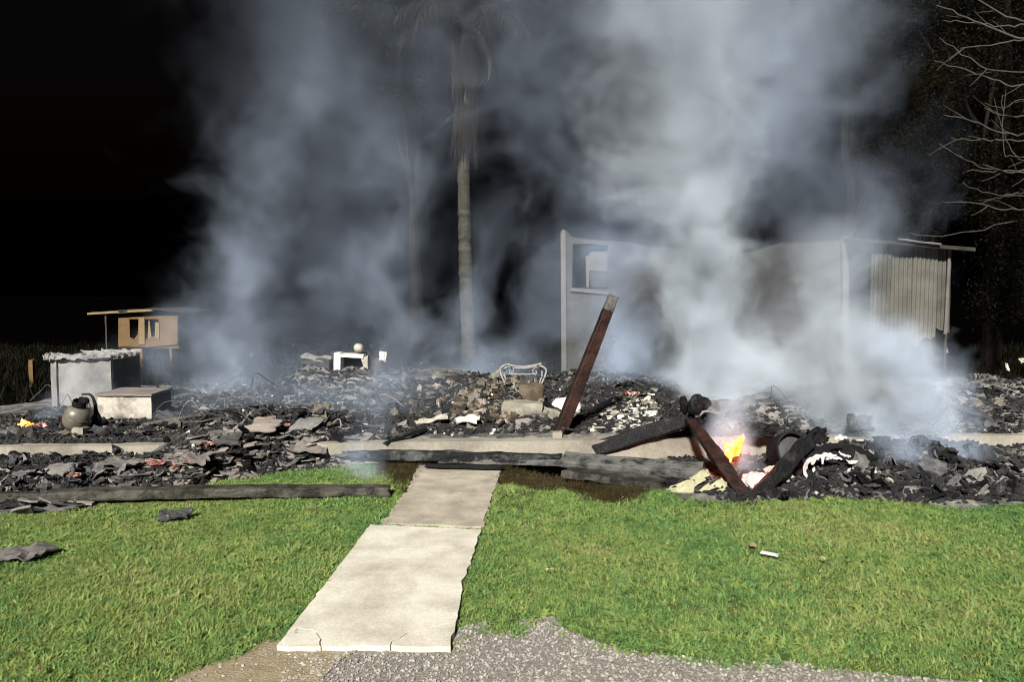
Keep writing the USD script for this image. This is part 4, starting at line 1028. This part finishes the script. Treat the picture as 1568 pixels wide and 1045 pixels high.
r = np.random.default_rng(314)
for a, b, w_, h_, lab, mt in [(478, 692, .5, .4, 'broad flat grey panel on the left front heap nearest the path', 'tile'), (540, 706, .46, .34, 'flat grey panel at the smoking corner of the left heap', 'tile_dark'), (395, 668, .5, .2, 'long grey panel across the top of the left front heap', 'tile'),
                              (348, 690, .28, .26, 'rounded grey panel beside the glowing ember in the left heap', 'steel_dark'), (470, 660, .26, .3, 'pale bluish crumpled sheet standing on the left floor', 'steel'), (300, 722, .3, .2, 'pinkish flat piece low in the left front heap', 'tile'), (180, 722, .4, .22, 'flat grey piece behind the long left beam', 'tile'),
                              (405, 655, .22, .2, 'small brownish box piece on top of the left heap', 'brick'), (660, 652, .4, .2, 'pale flat piece on the floor edge left of the brick pile', 'plaster'), (715, 657, .34, .16, 'whitish flat piece on the floor below the brick pile', 'white'), (605, 618, .3, .22, 'dull flat scrap on the floor left of the palm line', 'steel_dark'),
                              (90, 735, .34, .2, 'blackened flat sheet at far left in front of the foundation', 'tile_dark'), (1490, 640, .4, .3, 'dull bent sheet on the far right floor', 'steel_dark'), (255, 645, .3, .2, 'dull folded scrap right of the white stove', 'steel_dark')]:
    P = hit([a], [b])[0]
    obj('flat_panel', place(crumple(r, w_, h_, .035, 10, 8, .012, .45, 3), rot(r.uniform(.1, .4), r.uniform(-.2, .2), r.uniform(-.4, .4)), P + [0, 0, .06]), M[mt], label=lab, cat='panel')
wire_at = hit(r.uniform(60, 1540, 34), r.uniform(600, 662, 34))
for q_ in range(34):
    P = wire_at[q_]
    L, yw = r.uniform(.25, .8), r.uniform(0, 6.28)
    d = np.array([math.cos(yw), math.sin(yw), 0])
    c = spline([P - d * L / 2, P - d * L * .2 + [0, 0, r.uniform(.03, .16)] + r.normal(0, .05, 3), P + d * L * .2 + [0, 0, r.uniform(.05, .22)] + r.normal(0, .05, 3), P + d * L / 2 + [0, 0, r.uniform(0, .1)]], 12)
    obj('bent_wire', tube(c, r.uniform(.004, .009), 5), M['steel_dark'] if q_ % 3 else M['steel'], label='thin bent wire or rod sticking out of the rubble', group='bent wires in the rubble', cat='wire')


def fine_rubble(n, poly, size, seed):
    r = np.random.default_rng(seed)
    g = Polygon(poly)
    x0, y0, x1, y1 = g.bounds
    c = r.uniform((x0, y0), (x1, y1), (n * 3, 2))
    c = c[contains_xy(g, c[:, 0], c[:, 1])][:n]
    P = hit(c[:, 0], c[:, 1])
    m = len(P)
    base = trimesh.creation.box((1, 1, 1))
    V = np.array(base.vertices)[None] * (size[0] * (size[1] / size[0]) ** (r.random((m, 1, 1)) ** 1.6)) * np.stack([np.ones(m), r.uniform(.4, 1, m), r.uniform(.12, .5, m)], -1)[:, None]
    V = V * r.uniform(.6, 1.35, V.shape)
    a = r.uniform(0, 6.28, m)
    t = r.normal(0, .5, (m, 2))
    Rz = np.zeros((m, 3, 3))
    for i in range(m):
        Rz[i] = rot(t[i, 0], t[i, 1], a[i])
    V = np.einsum('mij,mkj->mki', Rz, V) + P[:, None] + [0, 0, .008]
    Fc = np.array(base.faces)[None] + (np.arange(m) * 8)[:, None, None]
    return V.reshape(-1, 3), Fc.reshape(-1, 3)


obj('fine_rubble', cat_meshes([fine_rubble(12000, [(0, 785), (0, 640), (240, 595), (420, 570), (640, 565), (600, 700), (450, 725), (320, 742), (180, 765)], (.015, .075), 1),
                               fine_rubble(9000, [(590, 668), (600, 590), (760, 570), (1040, 565), (1040, 665), (850, 664)], (.015, .085), 2),
                               fine_rubble(6000, [(1010, 740), (1040, 650), (1200, 620), (1568, 580), (1568, 772), (1430, 775), (1250, 764), (1120, 772)], (.015, .08), 3)]),
    M['fine'], kind='stuff', label='small burnt crumbs and chips strewn over the whole floor', local=False)

# ------------------------------------------------------------------ embers and flames
EMB = [(318, 685, .11, 'glowing ember under the tile fragments, upper left heap'), (440, 655, .09, 'glowing ember on the dark floor farther right than the other left embers'), (238, 719, .16, 'wide reddish embers in the left front heap'), (268, 716, .08, 'small ember right of the wide reddish embers'),
       (113, 733, .12, 'small ember at the left behind the long beam'), (964, 608, .16, 'reddish embers among the pale plaster chips'), (975, 606, .09, 'ember beside the reddish embers in the plaster chips'), (288, 713, .07, 'faint ember in front of the tile fragments'), (1143, 698, .08, 'ember right of the large flames'), (62, 655, .14, 'orange embers beside the small flame at far left')]
r = np.random.default_rng(99)
for a, b, s, lab in EMB:
    P = hit([a], [b])[0]
    d = ray(a, b)
    obj('ember', place(lump(r, s * .9, s * .6, s * .28, .5, 3, 4), rot(0, r.uniform(-.3, .3), r.uniform(-.4, .4)), P - d * .06 + [0, 0, .02]), M['ember'], label=lab, cat='ember')


def tongue(base, tip, r0, seed, bend=.03):
    rr = np.random.default_rng(seed)
    base, tip = np.asarray(base), np.asarray(tip)
    s = np.linspace(0, 1, 14)
    P = base + (tip - base) * s[:, None] + np.stack([np.sin(s * 5 + seed) * bend * s, np.cos(s * 4 + seed) * bend * .5, 0 * s], -1)
    R = r0 * (np.sin(np.pi * np.clip(s, .02, 1) ** .55) * .9 + .12 * (1 - s)) * (1 + .25 * rr.normal(size=14))
    return tube(P, np.clip(R, .002, 1), 9)


YFL = 6.5
fl = at_base(thing('flame', 'bright orange flames burning between the sloping timbers in the right heap', 'flame'), W(1120, 708, YFL))
for k, (a0, b0_, a1, b1_, rr_) in enumerate([(1112, 708, 1124, 682, .045), (1118, 700, 1136, 670, .06), (1122, 697, 1122, 678, .055), (1116, 690, 1111, 681, .03), (1128, 695, 1133, 676, .04), (1113, 711, 1119, 694, .035)]):
    part('tongue', tongue(W(a0, b0_, YFL + .02 * k), W(a1, b1_ - 5, YFL + .02 * k), rr_ * .92, k + 3), M['flame'], fl, smooth=True)
YF2 = 7.9
fl2 = at_base(thing('flame', 'small orange flame burning on the ground at far left', 'flame'), W(40, 658, YF2))
for k, (a0, b0_, a1, b1_, rr_) in enumerate([(40, 657, 35, 641, .03), (41, 657, 43, 646, .04), (45, 655, 54, 650, .02), (37, 655, 39, 645, .03)]):
    part('tongue', tongue(W(a0, b0_, YF2 + .01 * k), W(a1, b1_, YF2 + .01 * k), rr_ * 1.5, k + 13, .012), M['flame'], fl2, smooth=True)

# ------------------------------------------------------------------ gravel stones and grass
def instancer(name, protos, pos, idx, scale, yaw, tiltv, label, seed):
    pi = UsdGeom.PointInstancer.Define(stage, numbered('/World', name))
    root = str(pi.GetPath())
    rel = pi.CreatePrototypesRel()
    for k, (m, mt, sm) in enumerate(protos):
        p = usdkit.mesh(stage, f'{root}/prototype_{k:03d}', m, mt, smooth=sm)
        rel.AddTarget(p.GetPath())
    n = len(pos)
    h = yaw / 2
    q = np.stack([np.cos(h), tiltv[:, 0] / 2, tiltv[:, 1] / 2, np.sin(h)], -1)
    q /= np.linalg.norm(q, axis=1, keepdims=True)
    pi.CreatePositionsAttr(Vt.Vec3fArray.FromNumpy(pos.astype(np.float32)))
    pi.CreateProtoIndicesAttr(Vt.IntArray.FromNumpy(idx.astype(np.int32)))
    sc = scale if scale.ndim == 2 else np.repeat(scale[:, None], 3, 1)
    pi.CreateScalesAttr(Vt.Vec3fArray.FromNumpy(sc.astype(np.float32)))
    pi.CreateOrientationsAttr(Vt.QuathArray([Gf.Quath(*map(float, x)) for x in q]))
    tag(pi.GetPrim(), label, None, None, 'stuff')


def stones(area, n, seed):
    rr = np.random.default_rng(seed)
    P = []
    while len(P) < n:
        c = np.column_stack([rr.uniform(-4.2, 4.2, 40000), rr.uniform(2.2, 3.95, 40000)])
        P += list(c[contains_xy(area, c[:, 0], c[:, 1])])
    return np.array(P[:n])


rr = np.random.default_rng(5)
protos = []
for k in range(6):
    m = trimesh.creation.icosphere(1)
    v = np.array(m.vertices) * rr.uniform(.55, 1.2, (len(m.vertices), 1)) * np.array([1, rr.uniform(.6, .95), rr.uniform(.45, .75)])
    protos.append(((v, np.array(m.faces)), M['stone'], False))
gpts = stones(gravel_area.difference(sand.buffer(-.05)).difference(near.buffer(.01)), 34000, 1)
gp2 = stones(sand, 4000, 2)
sx_ = PX(np.column_stack([gp2, 0 * gp2[:, 0]]))[0]
gp2 = gp2[rr.random(len(gp2)) < np.clip((sx_ - 380) / 120, .3, 1) ** 2]
allp = np.vstack([gpts, gp2])
n = len(allp)
sz = .0032 + .0075 * rr.random(n) ** 2.6
instancer('gravel', protos, np.column_stack([allp, .006 + sz * .35]), rr.integers(0, 6, n), sz, rr.uniform(0, 6.28, n), rr.normal(0, .4, (n, 2)), 'loose grey gravel stones covering the drive in front of the lawn', 1)


def tuft(r, nb, h, spread, wid, lean):
    vs, fs = [], []
    for k in range(nb):
        a, b = r.uniform(0, 6.28), r.uniform(0, 6.28)
        d = np.array([math.cos(a), math.sin(a), 0])
        o = np.array([math.cos(b), math.sin(b), 0]) * spread * r.random() ** .5
        H = h * r.uniform(.5, 1.15)
        ln = lean * H * r.uniform(.3, 1.4)
        sd = np.array([-d[1], d[0], 0]) * wid * r.uniform(.6, 1.2)
        p1 = o + d * ln * .35 + [0, 0, H * .6]
        p2 = o + d * ln + [0, 0, H * r.uniform(.7, 1)]
        n = len(vs)
        vs += [o + sd, o - sd, p1 + sd * .8, p1 - sd * .8, p2]
        fs += [(n, n + 1, n + 3), (n, n + 3, n + 2), (n + 2, n + 3, n + 4)]
    return np.array(vs), np.array(fs)


rr = np.random.default_rng(17)
lawn_px = [(-1400, 815), (-200, 800), (0, 792), (120, 787), (200, 768), (310, 758), (322, 742), (450, 724), (560, 715), (600, 712), (625, 712), (650, 712), (700, 700), (765, 715), (880, 745), (1012, 748), (1040, 768), (1120, 776), (1250, 766), (1350, 770), (1430, 777), (1480, 786), (1568, 776), (3000, 786), (3000, 1300), (-1400, 1300)]
lawn = ground_poly(lawn_px).difference(gravel_area).difference(near.buffer(-.025)).difference(far_slab.buffer(-.02)).difference(sand.buffer(-.03))
obj('lawn_soil', flat_mesh(lawn.intersection(sbox(-14, 2, 14, 9)).buffer(.03).difference(gravel_area).difference(sand), .003), M['lawn_soil'], kind='structure', local=False)
N = 185000
c = np.column_stack([rr.uniform(-6.5, 6.5, N), rr.uniform(3.0, 7.4, N)])
tuft_patch = Polygon(G(*np.array([(750, 968), (770, 960), (800, 962), (806, 972), (790, 978), (760, 976)], float).T, 0)[:, :2]).buffer(.01)
keep = contains_xy(lawn, c[:, 0], c[:, 1]) | (contains_xy(lawn.buffer(.07).difference(near).difference(far_slab).difference(sand), c[:, 0], c[:, 1]) & (rr.random(N) < .3)) | contains_xy(tuft_patch, c[:, 0], c[:, 1])
keep &= rr.random(N) < 1.15 - .45 * meshkit.fbm(np.column_stack([c * 3.5, 0 * c[:, 0]]), 3, 8)
c = c[keep]
pxx, pyy = PX(np.column_stack([c, 0 * c[:, 0]]))
nz = meshkit.fbm(np.column_stack([c * 2.5, 0 * c[:, 0]]), 3, 4)
lower = np.interp(pxx, [560, 640, 700, 770, 860, 960, 1020, 1100, 1160, 3000], [738, 744, 738, 752, 762, 768, 764, 762, 762, 762])
burnt = (pyy + (nz - .5) * 60 + rr.normal(0, 5, len(c)) < lower) & (pxx + (nz - .5) * 90 > 588) & (pxx < 1170)
pg = [(tuft(np.random.default_rng(300 + k), 11, .026, .032, .003, 1.25 + .3 * (k % 3)), M['grass'], False) for k in range(6)]
pg += [(tuft(np.random.default_rng(400 + k), 4, .03, .03, .007, 1.2), M['grass'], False) for k in range(2)]
pb = [(tuft(np.random.default_rng(320 + k), 8, .035, .03, .002, 1.4), M['grass_burnt'], False) for k in range(3)]
for nm, protos, sel, lab in (('lawn_grass', pg, ~burnt, 'green short lawn grass on both sides of the path'), ('scorched_grass', pb, burnt, 'brown scorched grass below the beams right and left of the path')):
    p = c[sel]
    n = len(p)
    hgt = meshkit.fbm(np.column_stack([p * 3.2, 0 * p[:, 0]]), 4, 2)
    sc = rr.uniform(.7, 1.15, n) * (.45 + 1.0 * hgt)
    instancer(nm, protos, np.column_stack([p, 0 * p[:, 0]]), rr.integers(0, len(protos), n), sc, rr.uniform(0, 6.28, n), rr.normal(0, .18, (n, 2)), lab, 3)
# dim weeds on the unlit ground beyond the house
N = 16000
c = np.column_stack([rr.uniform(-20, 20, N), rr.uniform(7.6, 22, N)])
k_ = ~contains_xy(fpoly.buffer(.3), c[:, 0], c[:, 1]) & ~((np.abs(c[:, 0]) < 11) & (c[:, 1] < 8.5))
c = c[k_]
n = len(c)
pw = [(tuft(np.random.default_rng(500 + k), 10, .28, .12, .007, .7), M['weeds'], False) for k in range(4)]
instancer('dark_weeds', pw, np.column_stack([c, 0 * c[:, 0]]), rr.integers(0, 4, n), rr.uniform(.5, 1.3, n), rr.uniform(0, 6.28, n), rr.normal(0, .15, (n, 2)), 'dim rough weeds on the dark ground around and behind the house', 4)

# ------------------------------------------------------------------ smoke
X0, XR = -14.0, 28.0


def smoke(name, label, Y, knots, dens, seed, scale=1.1, warp=.55, edge=1.25, ani=-.35, wscale=.5, detail=4.0, depth=1.0, tint=(.72, .84, 1.0)):
    """A plume rising at distance Y. knots: px, py, radius in px, density factor, from the foot upwards."""
    K = []
    for a, b, rp, df in knots:
        p = W(a, b, Y)
        K.append((p[2], p[0], rp * Y / F, df))
    z0, z1 = K[0][0], K[-1][0]
    ramp = [((k[0] - z0) / (z1 - z0), ((k[1] - X0) / XR, k[2] / 6.0, k[3])) for k in K]
    n = {'g': ('geometry', {}), 'mp': ('mapping', {'location': (seed * 7.3, seed * 3.1, -seed * 5.7)}),
         'n1': ('noise_texture', {'scale': wscale, 'detail': 3.0, 'roughness': .5}),
         'off': ('mix', {'mix_type': 'subtract', 'fac': 1.0, 'color2': (.5, .5, .5)}),
         'sc': ('mix', {'mix_type': 'multiply', 'fac': 1.0, 'color2': (warp * 4, warp * 3, warp * 3)}),
         'ad': ('mix', {'mix_type': 'add', 'fac': 1.0}), 'x': ('separate_xyz', {}),
         'zn': ('map_range', {'from_min': z0, 'from_max': z1, 'clamp': True}), 'r': ('rgb_ramp', {'ramp': ramp}), 'rs': ('separate_color', {}),
         'cx': ('math', {'math_type': 'multiply_add', 'value2': XR, 'value3': X0}), 'dx': ('math', {'math_type': 'subtract'}),
         'dy0': ('math', {'math_type': 'subtract', 'value2': Y}), 'dy': ('math', {'math_type': 'multiply', 'value2': 1 / depth}),
         'dx2': ('math', {'math_type': 'multiply'}), 'dy2': ('math', {'math_type': 'multiply'}), 's': ('math', {'math_type': 'add'}), 'sq': ('math', {'math_type': 'sqrt'}),
         'rr': ('math', {'math_type': 'multiply', 'value2': 6.0}), 'q': ('math', {'math_type': 'divide'}), 'neg': ('math', {'math_type': 'multiply', 'value2': -1.0}),
         'ad2': ('mix', {'mix_type': 'add', 'fac': 1.0}),
         'n2': ('noise_texture', {'scale': scale, 'detail': detail, 'roughness': .58}), 'm1': ('math', {'math_type': 'multiply_add', 'value2': edge}),
         'mr': ('map_range', {'range_type': 'smoothstep', 'from_min': edge * .5 - .85, 'from_max': edge * .5 + .12, 'to_min': 0.0, 'to_max': dens, 'clamp': True}),
         'f': ('math', {'math_type': 'multiply'}), 'v': ('principled_volume', {'color': tint, 'anisotropy': ani})}
    l = [('g.position', 'mp.vector'), ('mp.vector', 'n1.vector'), ('n1.color', 'off.color1'), ('off.color', 'sc.color1'), ('sc.color', 'ad.color1'), ('g.position', 'ad.color2'),
         ('ad.color', 'x.vector'), ('x.z', 'zn.value'), ('zn.result', 'r.fac'), ('r.color', 'rs.color'), ('rs.r', 'cx.value1'), ('x.x', 'dx.value1'), ('cx.value', 'dx.value2'),
         ('x.y', 'dy0.value1'), ('dy0.value', 'dy.value1'), ('dx.value', 'dx2.value1'), ('dx.value', 'dx2.value2'), ('dy.value', 'dy2.value1'), ('dy.value', 'dy2.value2'),
         ('dx2.value', 's.value1'), ('dy2.value', 's.value2'), ('s.value', 'sq.value1'), ('rs.g', 'rr.value1'), ('sq.value', 'q.value1'), ('rr.value', 'q.value2'), ('q.value', 'neg.value1'),
         ('sc.color', 'ad2.color1'), ('mp.vector', 'ad2.color2'), ('ad2.color', 'n2.vector'), ('n2.fac', 'm1.value1'), ('neg.value', 'm1.value3'), ('m1.value', 'mr.value'),
         ('mr.result', 'f.value1'), ('rs.b', 'f.value2'), ('f.value', 'v.density')]
    mt = material(name + '_%d_air' % seed, n, l, surface=None, volume='v.volume')
    ns, V = 20, []
    for j, (z, x, R, df) in enumerate(K):
        R = R * (.85 + .28 * edge) + .85 * warp
        z = z - .12 if j == 0 else z + warp * 1.1 if j == len(K) - 1 else z
        for i in range(ns):
            a = 2 * math.pi * i / ns
            V.append((x + R * math.cos(a), Y + R * depth * math.sin(a), z))
    nk, f = len(K), []
    for j in range(nk - 1):
        for i in range(ns):
            a, b = j * ns + i, j * ns + (i + 1) % ns
            f += [(a, b, b + ns), (a, b + ns, a + ns)]
    f += [(0, i + 1, i) for i in range(1, ns - 1)] + [((nk - 1) * ns, (nk - 1) * ns + i, (nk - 1) * ns + i + 1) for i in range(1, ns - 1)]
    obj(name, (np.array(V), np.array(f)), mt, kind='stuff', label=label)


smoke('smoke_plume', 'thick pale main smoke column rising right of the leaning post', 9.2,
      [(1190, 690, 110, .5), (1170, 650, 140, .9), (1140, 595, 150, 1), (1108, 530, 138, 1), (1078, 460, 115, 1), (1060, 400, 106, .95), (1048, 330, 114, .8), (1045, 240, 140, .48), (1052, 150, 170, .3), (1062, 60, 200, .22), (1055, -40, 240, .16), (1010, -160, 270, 0)], 3.4, 1, scale=1.5, detail=4.5, warp=.5, edge=1.65, wscale=.6, tint=(.66, .765, .89))
smoke('smoke_plume', 'smoke spreading from the upper right side of the main column', 10.4,
      [(1120, 400, 60, 0), (1150, 330, 90, .5), (1175, 240, 120, .9), (1190, 150, 150, 1), (1190, 60, 170, .9), (1180, -40, 190, .6), (1170, -150, 200, 0)], .3, 17, scale=1.4, detail=4.5, warp=.7, edge=2.2, tint=(.62, .75, .95))
smoke('smoke_plume', 'low billowing smoke bank over the right heap', 8.0,
      [(1310, 705, 120, .5), (1310, 640, 165, 1), (1300, 580, 165, 1), (1275, 515, 145, .9), (1255, 460, 110, .6), (1240, 400, 90, .25), (1225, 300, 90, 0)], 4.0, 2, scale=1.7, detail=4.5, edge=2.2, tint=(.56, .64, .74))
smoke('smoke_plume', 'thin smoke drifting from the right end of the right heap', 6.9,
      [(1530, 765, 50, 1), (1500, 720, 60, .9), (1450, 650, 85, .7), (1425, 590, 85, .6), (1400, 540, 70, .4), (1370, 480, 70, 0)], 3.8, 3, scale=2.0, warp=.3, wscale=.9, edge=1.5, tint=(.62, .75, .98))
smoke('smoke_plume', 'broad grey smoke plume rising from the left floor', 11.0,
      [(330, 640, 150, .5), (330, 590, 160, .9), (345, 510, 130, .85), (340, 430, 105, .8), (365, 370, 105, .7), (400, 300, 115, .6), (440, 220, 125, .42), (465, 140, 130, .28), (475, 60, 140, .1), (470, -60, 170, .14), (470, -160, 190, 0)], .42, 4, scale=1.5, detail=4.5, warp=.8, edge=2.1, tint=(.62, .75, .98))
smoke('smoke_plume', 'grey smoke plume between the left plume and the palm', 10.2,
      [(590, 650, 75, .7), (610, 590, 105, 1), (590, 520, 110, .85), (575, 450, 105, .75), (590, 380, 105, .6), (600, 310, 110, .5), (580, 230, 125, .3), (545, 140, 145, .18), (500, 40, 160, .1), (480, -100, 200, 0)], .42, 5, scale=1.6, detail=4.5, warp=.8, edge=2.1, tint=(.62, .75, .98))
smoke('smoke_plume', 'thin low smoke at the corner of the left heap by the path', 6.6,
      [(560, 760, 45, .8), (555, 710, 60, 1), (575, 660, 60, .8), (580, 610, 55, .5), (590, 560, 45, 0)], .9, 6, scale=2.2, warp=.25, wscale=1.1, edge=1.6, tint=(.62, .75, .98))
smoke('smoke_plume', 'faint smoke around the tall ruined wall', 11.8,
      [(800, 620, 150, .5), (840, 540, 130, .6), (890, 440, 125, .7), (890, 360, 120, .7), (860, 270, 120, .6), (850, 180, 140, .6), (870, 80, 190, .45), (880, -40, 240, .3), (880, -140, 260, 0)], .21, 7, scale=1.4, detail=4.5, warp=.8, edge=2.4, tint=(.62, .75, .98))
smoke('smoke_plume', 'wide dim smoke spreading high on the right', 12.6,
      [(1250, 520, 150, .4), (1260, 420, 170, .6), (1230, 300, 190, .7), (1200, 180, 210, .8), (1150, 60, 240, .7), (1130, -60, 280, .5), (1120, -160, 280, 0)], .18, 8, scale=1.2, detail=4.5, warp=.8, edge=2.4, tint=(.62, .75, .98))
smoke('smoke_plume', 'wide faint veil of smoke hanging behind the left plumes', 12.8,
      [(480, 640, 250, .6), (480, 520, 240, .8), (500, 400, 230, .8), (520, 280, 240, .8), (500, 140, 260, .7), (480, 0, 280, .5), (470, -140, 300, 0)], .07, 12, warp=.8, edge=1.8, tint=(.62, .75, .98))
smoke('smoke_plume', 'small smoke curl at the metal cabinet and gas cylinder', 8.5,
      [(85, 655, 40, .8), (105, 615, 48, 1), (135, 570, 50, .6), (150, 540, 40, 0)], .9, 9, scale=2.4, warp=.25, wscale=1.1, edge=1.6, tint=(.62, .75, .98))
smoke('smoke_plume', 'low smoke behind the white stove', 10.2,
      [(250, 640, 70, .8), (235, 590, 90, 1), (250, 540, 80, .7), (275, 500, 60, .4), (285, 440, 50, 0)], .45, 10, scale=1.6, warp=.4, edge=1.7, tint=(.62, .75, .98))
smoke('smoke_plume', 'thin smoke glowing above the flames', 6.85,
      [(1120, 715, 50, .5), (1110, 670, 66, 1), (1110, 620, 64, .8), (1130, 570, 60, 0)], 2.6, 11, scale=2.4, warp=.25, wscale=1.1, edge=1.5)
smoke('smoke_plume', 'pale smoke drifting in front of the lower palm trunk', 12.0,
      [(690, 640, 90, .6), (715, 580, 100, 1), (725, 510, 85, .8), (745, 440, 75, .5), (760, 370, 75, .25), (770, 300, 70, 0)], .55, 13, warp=.6, edge=1.8, tint=(.62, .75, .98))
smoke('smoke_plume', 'thin haze of smoke hanging low over the burnt floor', 9.0,
      [(450, 740, 430, .6), (450, 680, 430, 1), (450, 610, 400, .8), (450, 540, 330, 0)], .2, 14, warp=.4, edge=1.8, depth=.45, tint=(.6, .75, 1.0))
smoke('smoke_plume', 'pale smoke drifting across the tall ruined wall', 11.2,
      [(970, 640, 110, .4), (965, 560, 115, .9), (970, 480, 115, 1), (975, 400, 115, .9), (975, 330, 115, .5), (970, 250, 110, 0)], .6, 16, scale=1.5, detail=5.0, warp=.5, edge=2.0, tint=(.56, .70, .95))
smoke('smoke_plume', 'thin smoke creeping over the black scraps of the right heap', 6.5,
      [(1395, 770, 60, .6), (1390, 720, 75, 1), (1370, 670, 80, .7), (1350, 620, 70, 0)], 1.3, 18, scale=2.4, detail=4.0, warp=.25, edge=2.0, wscale=1.1, tint=(.62, .75, .98))
smoke('smoke_plume', 'faint smoke crossing the palm crown', 15.0,
      [(700, 380, 60, 0), (690, 260, 100, .5), (690, 140, 150, .9), (700, 40, 180, 1), (700, -60, 200, .6), (700, -150, 200, 0)], .045, 15, warp=.7, edge=2.2, tint=(.62, .75, .98))
